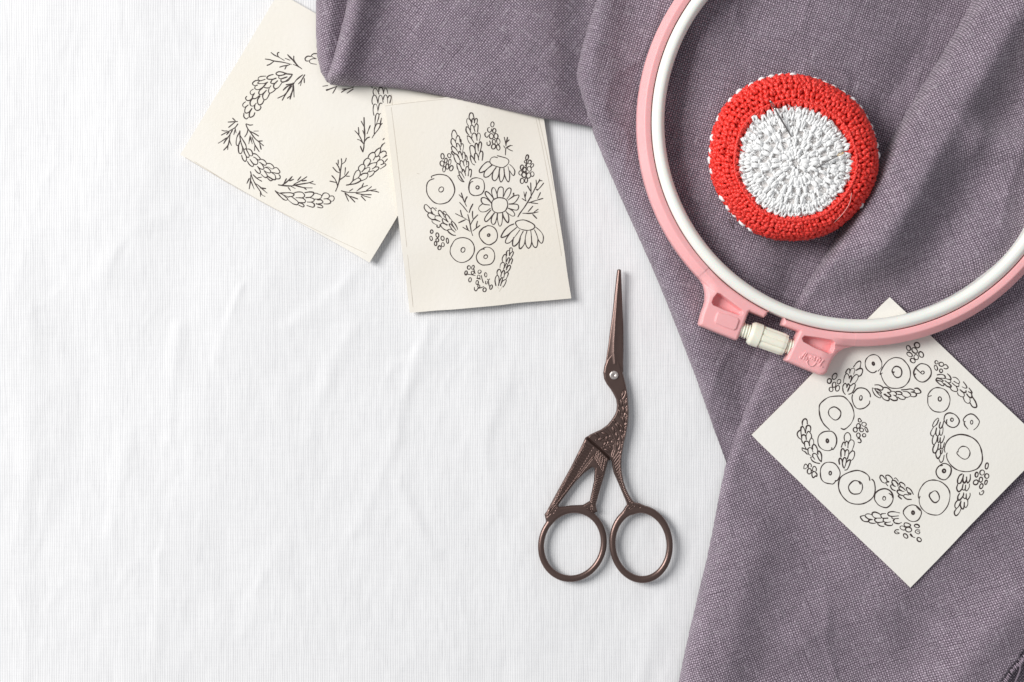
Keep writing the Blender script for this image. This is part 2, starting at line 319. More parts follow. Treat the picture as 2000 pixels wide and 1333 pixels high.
# ---- pen strokes of the three drawings, traced in small tiles: (origin x, origin y, strokes); tile units are 1/8.887 of a table unit
INK_BOUQUET = [
(820,210,"""560,540 552,470 570,410 597,397 625,430 648,485;565,670 540,610 548,555 575,545 605,575 630,628;620,590 635,520 665,493 690,525 697,600;
690,560 708,560 715,600 712,640;545,690 575,680 620,715 662,780;545,690 560,750 600,790 635,812;640,690 638,640 660,628 690,670 707,745;712,680 722,640 742,635 757,670 750,730 738,772;
545,775 565,770 600,800 635,815;545,780 560,810 592,832;590,820 590,860 620,940 652,977;605,812 640,818 670,860 695,920;670,810 680,770 700,772 730,840 742,892;735,830 745,785 768,780 785,830 787,905;798,832 815,860 822,910;
640,985 650,1050 678,1115;640,990 660,975 700,1010 727,1072;697,990 700,940 722,927 752,960 770,1022;760,950 772,912 798,915 812,960 812,1002;815,935 840,945 848,990 838,1032;
675,1120 690,1180 730,1240 765,1290;675,1120 710,1127 745,1180 772,1232;735,1120 740,1080 765,1095 785,1145 795,1190;790,1120 800,1050 820,1028 845,1050 850,1100 837,1192;855,1095 875,1075 895,1095 893,1150 878,1212;
655,1190 680,1240 730,1285 768,1295;655,1188 690,1190 725,1250 768,1293;
855,210 855,150 870,105 895,97 920,112 932,160 942,195;835,190 815,215 815,270 845,330;855,195 880,225 903,305;905,260 905,215 925,195 942,225 947,270;945,270 955,215 975,195 995,205 995,250 985,290;
805,340 800,400 825,455 850,475;805,338 835,345 865,385 890,455;880,390 880,330 900,310 930,335 955,420;950,345 965,300 985,287 1008,310 1008,360 1000,430;
820,500 830,560 860,620 885,635;820,498 860,505 900,550 940,618;903,530 905,480 935,447 965,460 985,510 992,575;985,520 995,465 1020,445 1045,470 1047,520 1030,582;
880,665 865,700 875,780 890,835;885,662 920,670 950,710 970,800;960,740 958,660 975,625 1000,645 1008,690 1015,760;1012,700 1025,630 1048,597 1070,630 1065,690 1045,770;
880,835 875,880 905,970 950,1002;885,840 920,870 970,960;950,900 950,820 970,795 1000,830 1022,917;1018,870 1035,795 1070,760 1092,790 1090,860 1080,922"""),
(820,210,"""E393,850,27,50,-8;E510,840,28,38,-10;E450,925,24,40,5;E385,975,34,46,0;E518,950,22,48,5;E475,1028,25,48,0;E420,1075,24,48,10;E545,1058,30,46,10;
E1258,295,28,45,12;1210,345 1178,365 1178,410 1205,432 1235,415 1245,370;E1290,405,28,40,0;1150,432 1128,460 1135,500 1165,520 1190,490;E1240,500,36,46,5;1210,582 1222,620 1215,650 1190,662 1165,645 1165,605;E1283,595,26,42,5;E1278,680,34,44,10"""),
(920,210,"""E432,498,36,42,0;E472,588,28,50,-8;E470,695,28,50,-10;575,515 600,620 605,670;632,515 615,590 605,650;660,560 620,600;605,700 600,740 595,825;565,665 590,705;615,700 670,665 720,660;625,705 680,740 722,755;625,690 690,655;
455,838 560,865 620,885 655,925 640,980 590,1025 540,1045 440,1025 350,985 325,935 350,880 400,860 458,872;
320,948 270,950 200,1010 150,1080 142,1115 165,1133 240,1105 290,1060 360,1000;365,1003 290,1060 235,1120 222,1190 245,1213 300,1200 370,1130 430,1040;437,1040 390,1110 368,1180 370,1240 405,1275 450,1240 480,1160 500,1060;
500,1050 487,1120 490,1230 515,1295 550,1260 575,1180 572,1062;570,1060 580,1160 610,1250 650,1293 668,1230 665,1130 640,1025;670,990 720,1035 755,1090 757,1140 738,1183 700,1150 672,1100;
E972,865,24,44,10;E945,940,22,22,0;E1018,945,28,32,0;E1060,1005,22,36,30;E885,1040,30,42,10;E925,1075,32,40,0;E1010,1065,36,40,0;E860,1135,30,40,0;E918,1170,36,46,0;E1062,1155,30,42,0;E998,1180,36,50,15;E955,1265,26,40,10;E885,1275,30,48,5;965,900 960,1000 955,1100 968,1160;940,1010 985,960"""),
(820,330,"""205,160 200,135 240,115 320,98 400,103 480,130 545,200 590,290 605,380 580,460 540,520 480,580 360,612 260,590 180,520 130,440 115,360 125,260 170,200 245,172;E370,360,48,38,-40;
920,220 880,240 855,310 860,400 900,450 960,468 1060,445 1110,380 1120,290 1095,200 1030,165 960,158 890,185 850,270 850,370 890,440 950,465;E1000,325,28,26,0;
680,450 740,510;720,420 750,520 780,590 810,655;820,485 795,530 785,580;690,585 750,650 800,715 825,750;920,612 880,690 855,760;705,720 720,790 745,840;620,780 700,820 770,855 850,902;670,940 790,885;915,735 912,800 920,865;
832,795 855,890 875,990 890,1080 915,1160;1005,800 930,880 870,985;745,1015 810,1055 870,1085;805,985 820,1030 840,1065;1000,910 985,970 978,1030;1042,985 980,1030 918,1080;
80,630 75,680 110,735 165,770;80,628 110,622 150,655 185,695;200,760 195,700 220,675 255,700 280,730;205,745 225,780 262,808;270,680 290,690;
135,790 145,830 190,870 245,888;135,788 170,765 220,785 265,808;320,760 325,728 355,728 400,780 425,845;320,770 345,810 380,850;260,870 265,830 300,815 350,825 378,845;262,870 300,895 350,917;
400,745 430,740 465,778;405,760 440,810;440,840 445,800 475,800 510,840 525,870;445,840 465,890 492,925;385,890 395,868 430,880 480,920;388,890 410,940 480,975;
205,905 230,940 280,970 310,980;210,890 245,880 300,900 345,915;295,985 300,1010 330,1018 350,1000 345,970;360,965 385,945 430,960 470,985;358,970 375,1010 420,1050 470,1072;400,1040 445,1065;
520,1000 510,965 530,960 580,1010 628,1072;525,1000 560,1060 610,1103;545,930 560,915 600,945 640,1010 655,1055;545,930 580,1000 625,1070;525,860 550,890 565,915;480,1065 510,1052 560,1060 610,1103;480,1070 510,1110 570,1150 620,1157;
E205,1090,22,30,-10;E303,1152,26,38,-15;E195,1208,22,38,-10;E393,1208,26,36,-10;E303,1240,24,30,0;E272,1298,22,34,-10;E478,1250,18,44,-5"""),
(920,330,"""355,600 370,560 400,530 460,505 530,505 600,530 632,590 630,660 590,730 520,762 440,762 380,725 360,660 358,590;
455,500 455,420 480,335 520,315 555,335 560,400 553,515;565,480 600,390 650,335 690,345 690,400 660,470 620,525;640,545 700,500 760,465 830,458 810,520 750,590 660,612;725,440 740,420 740,460 720,480;
660,612 760,612 810,625 825,670 800,715 740,712 645,685;650,688 720,730 755,780 750,815 710,820 650,780 600,735;545,765 560,830 600,900 640,935 655,880 645,800 610,750;460,770 455,850 475,960 500,998 530,960 545,860 545,765;
408,765 360,840 350,920 380,968 420,940 445,850 455,775;345,715 280,790 238,860 240,905 270,915 330,860 400,770;335,688 260,740 180,748 135,710 140,660 190,615 225,610;320,630 220,615 180,570 178,520 210,500 270,520 360,605;360,605 310,540 255,460 245,410 275,398 330,440 400,530;400,535 365,450 355,380 375,330 410,340 440,410 462,500;
812,835 850,770 930,660 1010,530 1080,400 1130,300 1195,175;1128,190 1135,270 1125,330;1165,240 1190,205 1235,205;1260,245 1200,320 1145,375;1130,355 1165,360;1035,240 1040,380 1042,510;980,295 1030,385;915,395 930,470 955,560;960,400 935,500;885,515 955,560;
1205,410 1155,515;1000,590 1120,550 1248,512;1040,590 1160,603;1072,648 990,745;895,772 1040,772 1165,748;1165,700 1095,750;1070,790 1140,862"""),
(920,430,"""145,240 150,210 200,150 240,122;235,128 290,100 370,115 430,170 458,260 440,350 380,405 310,432 230,400 160,320 140,250 155,190 210,135 290,100;E305,265,22,28,30;E300,262,12,18,30;
225,510 210,500 150,530 100,600 92,660 120,730 180,775 240,782 330,768 385,720 410,640 395,550 340,490 270,472 215,490;E253,638,30,34,25;
770,60 780,30 830,8 920,0 1020,35 1090,80 1105,120 1070,160 980,180 880,165 810,125 770,60;
745,68 660,105 580,180 520,290 560,300 640,260 700,205 790,130;690,215 620,310 595,380 620,405 680,385 760,290 845,175;740,300 720,380 725,445 760,450 820,390 860,280 905,195;858,310 835,420 840,495 880,480 930,400 945,280 970,190;
940,340 950,430 990,490 1030,460 1050,380 1045,270 1035,185;1052,370 1080,450 1120,478 1150,440 1160,330;1100,170 1140,260 1170,350 1220,405 1250,360 1250,270 1200,190 1120,122;
670,530 672,495 695,483 715,500 715,545;615,620 615,560 640,530 665,540 665,600;715,545 735,560 725,600 695,655;665,620 680,580 712,555;545,720 540,670 570,610 600,600 608,640 605,740;620,720 630,680 655,655 670,670 655,720;
650,755 670,700 700,672 720,690 695,765;500,830 510,770 545,735 575,750 572,800;560,860 590,790 610,755 632,775 610,830;610,865 635,810 665,785 685,810 660,870 625,905;455,960 450,900 475,860 505,865 520,910;515,980 530,920 560,880 582,890 570,940;
565,1000 585,940 620,905 645,925 630,980 605,1030;430,1140 415,1050 430,985 455,962 480,990 485,1060 475,1140;475,1140 500,1050 530,1000 548,1015 530,1070 508,1140;510,1140 540,1070 590,1035 610,1050 590,1110 555,1165"""),
(820,430,"""E205,205,22,30,-10;E303,265,26,38,-15;E195,320,22,38,-10;E393,318,26,38,-10;E303,350,24,30,0;E272,412,22,34,-10;E478,362,20,44,-5;E398,428,26,34,0;E340,482,26,36,10;
535,470 590,370 650,325 740,307 830,325 900,375 942,460 940,560 900,640 840,700 740,738 640,715 560,640 525,560 535,470;E748,520,34,42,35;
E850,825,26,32,20;E920,822,20,36,15;E800,918,22,34,10;785,940 860,945 960,965;E915,915,24,28,10;935,850 950,910 962,930;E1035,897,26,30,20;E1143,952,20,38,0;E870,1038,24,36,5;E1020,985,24,28,0;985,1010 1050,1025;
1065,962 1080,1030 1100,1090;E993,1085,22,34,0;E1022,1150,18,26,0;945,1165 948,1210 975,1230 1005,1190 1020,1180;1000,1190 1060,1175 1110,1155;1172,1025 1190,1045 1212,1020;1140,1060 1140,1105 1165,1105 1172,1065;1190,1060 1195,1110 1205,1150;E1122,1212,26,36,10;E1235,1165,22,38,15"""),
]
INK_PINE_WREATH = [
(420,90,"""970,115 1030,160 1110,200 1200,252;1110,112 1085,125 1085,165 1115,205;870,228 950,240 1020,262 1180,285 1330,322;900,338 950,320 1020,268;1120,370 1180,350 1250,340 1300,322;1240,345 1210,405;1260,155 1330,235;1215,215 1300,250;
1240,480 1160,455 1100,450 1060,475 1070,500 1110,515 1180,505 1240,485 1330,492;1110,520 1105,555 1140,570 1200,550;1145,580 1145,615 1180,630 1240,600 1330,510;1160,570 1250,538;
1010,495 940,515 900,550 915,575 980,580 1060,560;745,590 755,550 800,530 880,525;745,590 790,605 870,580;770,610 740,650 800,655 860,650 915,628;760,600 700,605 655,640 655,670 690,692 735,680;700,690 690,740 740,760 800,740 860,690 900,640;
970,610 965,645 1010,655 1060,640;1060,560 990,590 970,640;1085,605 1030,660 1015,710 1045,745 1100,720 1160,640;845,715 850,690 890,640;840,715 890,730 940,725 970,690;665,750 620,780 610,820 640,850 690,815;
820,730 770,780 760,830 800,845 860,800 890,770;940,740 925,780 945,820 1000,800 1050,755;680,830 650,880 660,915 710,910 770,860;890,770 840,830 825,880 850,935 900,915 945,830;550,875 530,905 550,945 600,945 650,900;
650,915 610,970 615,1030 660,1045 715,995;780,870 740,930 740,990 770,1025 820,1000 850,940;530,970 490,1000 480,1040 510,1065 575,1025;690,1020 685,1080 720,1120 770,1110 795,1070 785,1045;575,1025 530,1070 515,1130 530,1165 580,1155 640,1085;
500,1170 500,1230 540,1268 580,1240;640,1085 600,1160 595,1225 620,1240 670,1210 690,1160;1230,675 1290,665 1330,655;1180,770 1230,720 1330,660;1085,910 1180,865 1230,820;1165,945 1230,830 1330,700;1300,925 1315,830;1255,910 1300,870"""),
(500,80,"""645,410 740,450 795,490;740,455 700,410 650,350 600,290 545,240;655,265 655,320 680,370 740,450;490,575 560,580 630,582;630,585 600,640 540,700 450,712;
1060,225 1000,225 960,265 1040,310;950,270 890,270 850,310 870,350 910,350;1045,310 970,315 925,350 950,390 1050,410;810,590 700,680 640,770;845,590 780,700 735,750;800,660 770,780;835,650 838,730;
640,730 650,790 655,860 660,980;640,770 635,860 590,1015;650,730 580,810 520,920 455,1030;640,830 600,950 545,995;520,765 600,750;470,858 540,800 640,740;375,997 470,950"""),
(420,220,"""305,100 350,145;225,168 390,158;235,260 350,165;395,200 350,260 270,310 200,345 108,395;115,308 160,322 210,320;245,335 200,385;345,260 365,355;350,290 325,385;300,310 240,410 180,490 150,540;265,380 250,480 285,575;245,480 225,570 150,655;
225,570 218,648;200,440 130,490 55,535;
430,320 430,400 440,480 470,600;430,330 380,430 365,520 375,570 400,570 430,540;440,480 410,560 405,640 415,700 445,715 470,680 475,600;435,400 490,490 530,560 545,620;545,620 510,640 480,610 440,480;
495,640 510,700 550,770 580,780 590,740 540,640;540,635 600,640 640,680 650,740 620,755 580,720;460,745 480,810 520,850 545,820 540,760;560,850 600,910 650,940 665,900 605,815;605,815 650,880 700,905 735,890 740,840 700,790 665,775;
655,715 710,725 760,770 785,810 760,825 720,810;780,870 840,910 880,915 890,880 850,830 790,810;735,940 790,980 840,985 845,950 800,890 770,865;690,990 730,1040 775,1060 785,1020 740,940;900,885 960,890 1010,930 1020,970 980,980 930,950 870,950;
850,1010 900,1040 950,1050 965,1020 920,970 870,955;800,1075 850,1120 890,1130 905,1090 850,1010;1020,965 1070,960 1110,1000 1125,1040 1090,1060 1030,1050 980,1040;905,1100 950,1130 1010,1165 1050,1160 1040,1090 980,1045;900,1130 960,1185 995,1165 920,1120;
1110,1080 1130,1110 1120,1150 1060,1155;
535,205 560,270 610,340 690,450 760,510 840,578;540,195 600,220 655,215;570,290 555,360 515,425;610,330 690,370 755,410;670,325 755,323;745,500 820,495;610,405 585,548;605,410 645,545;640,430 690,560 765,680;690,570 685,665;775,540 800,640;
1100,1260 1160,1265 1330,1275;1240,1150 1195,1230;1160,1265 1240,1210 1330,1120"""),
(470,300,"""170,315 200,420 260,540 340,660 370,720 425,750;175,375 170,480 148,618;150,435 108,522;180,485 235,620;215,370 290,440 365,485;295,425 365,412;265,530 300,550 400,640 460,690;345,600 435,612;345,660 345,750;
655,547 770,565 870,568 960,548 1100,525 1190,510 1258,485;720,550 790,500 860,450 895,400;790,440 745,535;920,450 850,480;1150,405 1050,470 920,540;1045,405 990,470;1065,480 1140,468;1190,512 1295,540;955,560 1100,595 1245,600;1100,598 1140,628;870,572 950,612;825,592 865,645;
600,650 650,680 740,720 830,755;600,650 680,740 740,795 790,815 815,790 760,740 690,690;690,690 780,685 870,685 925,710 900,745 840,750;820,760 880,755 950,800 1000,850 985,890 920,880 860,840 815,795;
925,690 980,672 1060,675 1105,715 1105,750 1060,772 960,770;1010,770 1080,780 1125,820 1110,855 1060,855 1000,850;1000,855 1060,870 1100,905 1080,930 1010,900;1115,682 1200,670 1265,680 1260,720 1210,760 1130,770;1200,768 1260,785 1275,820 1230,845 1155,845;1220,848 1270,870 1280,910 1250,935 1150,905;1270,690 1333,695;1280,795 1333,795;1310,875 1333,880"""),
(620,280,"""0,880 60,900 70,940 30,970 0,970;0,985 60,985 95,1020 70,1045 0,1055;0,1060 60,1075 95,1105 70,1125 0,1110;75,920 110,870 170,870 205,905 190,955 110,970;160,965 215,990 230,1030 190,1055 110,1055;210,920 270,920 292,960 275,1000 245,1010;
500,730 560,715 620,650 700,605;540,722 650,705 740,660 745,625 710,605;615,655 630,570 670,490 720,470 742,510 735,560 700,605 620,650;750,560 790,530 860,525 875,560 840,620 745,660;710,460 720,410 770,370 815,380 820,430 770,500;770,500 820,450 890,420 910,440 890,490 860,520;
800,370 810,310 860,265 910,280 920,320 870,400;875,260 900,200 950,165 990,170 1005,220 970,295;870,400 920,360 1000,340 1030,350 1010,400 950,450;950,450 1010,415 1060,420 1060,450 1000,500;900,590 960,550 990,500 970,480 900,500;990,165 1030,115 1085,85 1095,130 1060,220;
1010,240 1070,225 1080,270 1020,345;1095,170 1140,140 1185,150 1190,200 1130,260;1060,300 1110,290 1145,320 1140,360 1100,375;1130,360 1180,360 1180,390 1090,450;1215,275 1165,335;1205,215 1150,245;1095,80 1130,30 1165,0;
315,835 350,750 385,620 400,480 420,350 415,270;500,260 480,320 420,370;360,290 360,370;325,345 370,420 390,490;268,420 330,490 390,520;250,565 300,620 330,680 350,745;215,660 330,685;485,425 480,500 470,550;540,495 480,570 390,635;500,575 560,575;
415,828 500,850 620,858 760,850 900,825 1020,800;555,835 615,793;680,835 760,775 870,735;765,775 800,695;850,825 940,755;925,830 1000,835 1065,855;670,870 780,890 935,897;760,900 850,930 922,948;760,920 835,1000;480,865 560,930 650,1025;475,865 540,1010;575,925 700,970;
745,55 785,150 805,80 808,20 790,0"""),
(620,150,"""90,168 180,155;155,240 240,205 340,170;335,170 265,290;150,230 190,220;425,218 540,210 630,180;412,275 500,220 620,190;512,290 620,215;945,175 950,200;
975,310 965,260 985,210 1010,205 1040,240 1068,305;1065,260 1070,205 1100,190 1130,210 1150,300;1150,270 1165,210 1190,205 1210,240 1222,300;955,480 945,420 960,350 990,322 1025,360 1050,465;1050,450 1065,360 1090,325 1120,350 1140,450;1140,400 1155,345 1180,318 1210,350 1220,465;1222,370 1240,335 1270,335 1278,370 1255,460;
980,675 965,590 975,500 1000,478 1030,500 1050,605;1052,580 1070,490 1095,460 1120,468;1000,850 1000,760 1010,680 1040,635 1065,660 1060,720 1020,830;1065,665 1095,638;1110,720 1090,820;985,1000 990,900 1020,835 1065,815 1090,840 1060,910 985,1005 945,1070;1085,850 1125,810;
808,710 812,850 820,1000 815,1110 790,1310;760,775 808,870;710,880 720,1000;648,940 720,1020 800,1170;692,1090 745,1110 800,1170;785,935 815,1010;915,850 860,995;905,1050 860,1070 815,1130;745,1210 785,1310;1135,1100 1160,1070;1095,1240 1120,1190 1170,1150"""),
]
INK_RING_WREATH = [
(1550,690,"""E710,405,38,55,25;E617,485,36,40,0;E785,495,30,42,15;E700,550,32,44,15;E648,630,34,38,10;E760,612,34,50,10;
900,345 925,295 960,272 975,300 972,350;975,320 1000,275 1040,265 1060,290 1040,370;1040,240 1090,170 1140,140 1165,165 1150,260;1080,300 1140,270 1185,275 1195,320 1170,380 1130,405;860,515 875,430 900,370 930,358 955,390 965,450;960,430 990,395 1005,420 980,510;980,510 1030,420 1080,375 1118,390 1110,450 1060,525;
850,620 855,570 890,525 915,550 920,600;850,610 860,670 895,720;920,600 945,535 970,560 965,610 935,665;985,570 1040,530 1068,550 1050,620 1010,690 955,715;935,665 960,600;
440,1000 450,900 510,830 600,770 700,750 850,752 940,820 1010,920 1045,1040 1040,1130 990,1230 920,1300;440,990 460,1110 520,1230 620,1330;820,1305 870,1325 920,1300;600,1040 615,980 660,945 710,935 770,965 815,1020 810,1090 770,1145 715,1162 660,1130 615,1080 605,1040;
1030,700 1100,620 1180,605 1260,630 1320,700 1333,760;1020,720 1012,790 1040,890 1090,955 1160,970 1240,945 1310,880 1320,830;E1165,777,24,38,5;
150,1250 155,1180 195,1138 230,1160 238,1230;120,1330 125,1290 155,1275 180,1310;215,1320 225,1270 260,1255 290,1280 295,1330"""),
(1680,660,"""285,575 240,605 180,600 110,540 85,450 105,370 170,310 250,295 320,330 370,420 368,510 310,580;E228,450,20,30,-10;E228,450,10,18,-10;
385,610 345,640 355,590 400,500 470,410 550,360 620,345 720,365 800,440 850,520 872,620 850,740 780,830 700,870 600,880 500,860 420,780 375,690 355,610;590,595 560,600 555,560 590,510 640,498 700,530 722,600 700,670 640,692 590,660 560,600;
E838,180,34,44,-30;E988,130,48,44,20;E945,222,40,54,-40;E857,292,50,34,35;E1058,292,36,54,-35;E972,338,40,42,-30;E912,398,46,34,30;
960,630 935,640 930,590 965,520 1030,460 1090,452 1170,480 1225,550 1230,640 1180,720 1100,768 1020,755 960,700 930,640;970,535 1050,612;E1083,605,28,26,0;
250,820 320,820 380,850 395,880 370,910 290,885;210,870 215,920 260,1000 340,1045 355,1020 300,960 250,890 210,870;260,880 320,910 365,950 350,965 290,930;410,862 470,870 530,920 520,945 470,950;355,980 400,1060 470,1092 500,1080 490,1030 430,975;410,980 480,1020 525,1020 520,990 470,950;
540,930 590,935 630,970 620,1000 570,995;520,1060 580,1090 640,1080 630,1030 590,1000;620,935 680,935 720,960 715,985 655,985;650,1030 700,1065 760,1070 780,1040 720,990;715,905 800,900 870,890 930,910 940,930 880,945;740,930 820,940 870,980 870,1010 820,1035 770,1030;880,1020 940,1025 975,1000 960,960 900,945;945,880 1000,880 1050,930 1040,960 975,970"""),
(1800,690,"""170,740 110,750 130,690 200,620 290,600 400,635 470,720 492,820 460,940 390,1010 300,1025 200,1000 120,910 105,820 110,740;E315,797,26,38,0;
E258,160,26,30,0;E342,195,40,36,0;390,210 420,200 455,235 455,260 420,275 385,262;E248,255,26,44,-20;E338,308,26,32,0;
270,380 330,370 390,385 410,420 400,440 330,435;445,358 490,400 510,450 490,460 420,445;245,470 270,435 330,450 375,480 360,490 300,480 250,470;250,480 320,545 375,568 385,540 340,490;400,480 460,515 505,505 500,470;395,530 440,575 500,590 505,560 410,480;
540,418 600,430 650,480 655,520 620,525 560,490;530,520 590,570 640,580 648,540;490,600 530,650 600,668 625,640 600,580;725,500 770,560 785,600 750,608 700,585;665,635 720,680 765,680 770,650;620,685 640,730 700,760 740,745 730,695;820,605 860,660 870,695 810,670;
780,710 820,760 860,775 870,740;720,770 750,840 800,872 840,850 835,790;840,870 880,930 930,945 955,920 930,840 880,760 865,700;
440,1150 430,1180 435,1220;385,1160 400,1090 440,1050 500,1040 580,1070 640,1140 650,1200 610,1265 540,1292 460,1260 400,1190 385,1150;E525,1157,22,30,0;755,1190 730,1185 722,1150 770,1090 840,1057 910,1075 980,1150 998,1200 960,1280 900,1333;735,1190 745,1250 800,1320;E865,1200,20,34,0"""),
(1550,810,"""150,185 150,120 190,75 228,100 235,165;205,320 215,220 245,190 285,200 295,250 285,300;130,240 150,208 180,240 200,320;120,265 75,300 60,345 85,400 135,435;130,240 125,300 135,400;220,435 215,370 240,305 260,293 300,340 310,390 300,410;
140,420 140,370 170,352 205,370 218,435;135,435 150,480 180,515;278,545 270,480 290,425 320,415 345,460 345,520;190,540 185,480 220,462 255,480 275,545;185,540 215,595 250,615;330,600 320,560 345,520 380,540 410,600 412,650;250,650 245,600 275,575 310,590 335,650;245,640 260,690 295,712;
145,590 150,580 200,600 235,608;145,590 150,620 195,650;190,640 235,690;420,690 415,650 440,635 475,680 485,750 478,820;330,730 330,690 360,675 400,700 440,780 455,800;330,730 365,778;290,740 320,800 380,835 450,850;290,740 330,735;410,720 440,780 478,820;
175,940 180,890 205,860 235,885 230,920 190,945;250,920 255,870 280,848 305,880 300,910;235,1010 240,960 275,935 300,960 300,1010 265,1032 240,1015;325,960 335,915 365,900 392,940 388,980;315,1070 320,1010 360,990 400,1030 400,1070 385,1075;320,1060 330,1090 350,1092 380,1060;235,890 260,930;300,960 340,985;
660,575 665,600 690,598 735,520 745,430 720,350 660,295 580,290 500,310 435,370 418,460 440,550 510,610 600,628 660,608;E583,455,24,34,0;E583,455,12,18,0;
1120,75 1145,70 1165,95 1180,130;1120,80 1125,120 1155,130 1180,100;E1220,170,38,36,40;E1122,198,34,40,0;E1068,265,36,38,0;E1178,268,36,30,20;1230,235 1260,225 1290,290 1265,300 1230,235;E1122,360,32,38,0;E1222,360,28,30,0;1110,425 1140,412 1170,460 1150,490 1115,480;
885,460 875,400 890,345 930,312 970,335 990,390 985,440;825,570 850,500 880,480 895,545;890,500 915,462 940,490 940,580;945,520 965,460 1010,440 1045,470 1045,530 1010,630;820,730 818,650 835,600 865,600 890,650;885,715 895,640 930,610 955,640 950,690;930,770 960,690 1010,635 1050,645 1055,700 1030,770 985,805;
795,865 785,790 810,757 835,790 845,850;850,830 855,780 885,745 910,780 905,850 870,930 840,840;905,840 940,800 980,790 975,850 930,950 885,965;845,850 855,900 875,935;
720,1150 760,1140 800,1060 800,980 750,890 690,840 600,828 530,850 475,920 462,1020 480,1120 540,1180 640,1203 690,1200 735,1145;E633,1018,20,32,0"""),
(1810,800,"""210,165 185,155 130,210 100,280 115,300 160,270 200,185;235,220 215,300 235,330 270,290 295,200;205,180 170,270;120,300 70,390 70,440 100,462 140,420 170,320;170,320 155,400 170,455 205,450 225,370;225,350 225,430 250,450 275,400 280,320 260,300;115,460 95,530 100,590 125,612 165,560 185,480;190,470 190,560 215,570 235,490;235,490 235,570 265,570 300,490 300,455;
130,620 105,680 110,740 140,755 180,710 205,600;205,600 195,680 215,695 240,650 240,580;240,620 245,680 280,665 305,575;175,710 155,770 170,830 200,850 240,780 245,700;235,710 235,770 265,760 280,690;205,850 225,900 245,920 280,890 300,795;
315,745 305,690 330,590 400,500 500,450 600,435 720,460 830,520 910,620 950,750 958,880 920,970 850,1040 700,1080 540,1055 430,980 360,880 340,800 352,755;540,740 550,690 610,642 690,655 740,720 740,790 700,850 640,862 570,820 520,760 545,710;
270,970 210,985 165,1050 165,1120 210,1190 290,1222 350,1200 410,1120 420,1020 370,960 290,938 210,985;E298,1068,28,34,0;E298,1068,18,20,0;
E1035,980,26,52,15;E955,1095,38,46,30;E860,1132,24,44,10;E1035,1155,34,42,5;E935,1215,28,44,15;E845,1265,38,44,30;E1022,1265,20,38,15;
610,1120 560,1160 530,1230 535,1280 580,1270 625,1180 635,1130;635,1150 620,1230 640,1280 680,1230 690,1170;690,1170 690,1240 710,1275 750,1220 755,1130"""),
(1630,910,"""610,255 590,180 510,115 400,82 290,100 180,145 105,200 70,290 72,400 120,510 210,610 320,660 460,665 570,625 660,550 700,450 700,350 680,270 645,235;445,320 420,280 390,262 330,262 270,310 240,370 260,440 310,485 370,492 440,475 480,400 475,320 430,270;
945,480 1000,520 1000,550;690,570 700,490 760,430 850,400 930,415 990,470 1015,560 990,650 920,720 850,722 760,680 700,600 692,560;E860,568,24,34,0;
450,905 450,880 520,860;450,905 500,960 580,970 590,940;530,880 540,845 590,835 640,850;530,880 580,920 640,930;590,960 610,990 680,1000 725,990;590,960 610,940 660,935;650,860 655,820 700,805 770,830 790,850;655,870 700,905 800,910;700,960 695,930 730,910;700,960 750,985 840,975;740,1010 790,1045 855,1055;745,1000 790,980;
800,860 820,835 885,830;800,870 830,910 930,910 850,915;840,960 850,920 ;840,960 890,985 970,975;865,1010 920,1035 990,1035 1010,1005;870,1000 900,980;920,830 950,805 1020,798 1130,820;920,835 940,865 1000,880 1110,870;990,885 1010,920 1110,915;1020,950 1040,990 1110,1005 1160,985;1015,955 1040,925;
1110,1110 1060,1115 1040,1150 1070,1180 1120,1170 1070,1145"""),
(1700,920,"""160,120 175,80 210,85 255,140;160,120 200,190 250,215;265,110 270,80 320,80 375,130 385,170;265,110 290,180 320,190 265,205 300,260;410,135 440,125 485,180;370,190 385,165 430,175 475,230 475,265;370,200 400,255 435,270;345,265 360,245 390,250;345,265 375,320 430,345;
495,220 530,200 590,235 600,270;500,220 530,280;490,290 520,275 570,300 610,345;490,300 530,345 585,360;460,365 480,335 540,345;460,365 500,410 560,430;480,440 500,420 ;480,440 540,490;620,300 640,290 700,330 745,410;620,305 650,380 690,410 700,390 640,370;570,435 600,410 660,420;570,440 630,490 710,497;
580,940 595,905 650,910 695,940 670,970 610,970 580,940;E560,992,50,32,20;E660,1020,52,42,20;E805,958,42,28,20;855,1030 800,1025 775,1060 830,1095 855,1060 810,1055;E608,1130,30,44,-50;685,1105 700,1100 740,1150 770,1155;690,1110 720,1145;E843,1192,32,40,-40;
860,440 845,480 830,440 850,340 920,230 1000,175 1100,160 1220,190 1320,270 1370,360 1375,470 1340,600 1270,700 1190,760 1090,765 980,730 890,650 850,560 845,470;1040,380 1020,430 1040,480 1090,540 1140,548 1190,500 1190,430 1150,360 1100,350 1040,390;
800,620 860,690;570,720 580,680 640,620 720,592 800,610 870,680 882,750 830,850 750,880 670,860 600,790 568,730;E738,728,24,30,-10;E738,728,12,16,0"""),
(1800,880,"""700,405 660,430 625,500 630,570 680,560 715,450 725,430;720,430 715,520 740,565 770,530 775,460;775,470 785,550 800,565 835,500 838,415;625,580 605,650 620,700 650,715 700,660 715,590;715,590 700,660 715,685 745,680 760,600;760,600 755,680 780,700 820,640 825,580;655,745 625,800 630,860 670,850 720,780 725,735;
725,740 715,800 740,835 765,820 770,750;770,760 775,840 800,850 835,790 835,740;620,865 580,920 575,980 600,1005 640,970 680,880;620,865 670,865;680,880 670,960 695,1010 725,1005 735,900;740,900 740,970 765,990 795,940 795,850;600,1010 565,1070 575,1120 605,1130 650,1080 680,1015;
E1030,620,28,42,15;1000,730 1005,765 1045,765 1072,720 1060,695 1035,715;E1108,552,22,38,10;E1020,510,28,46,10"""),
]
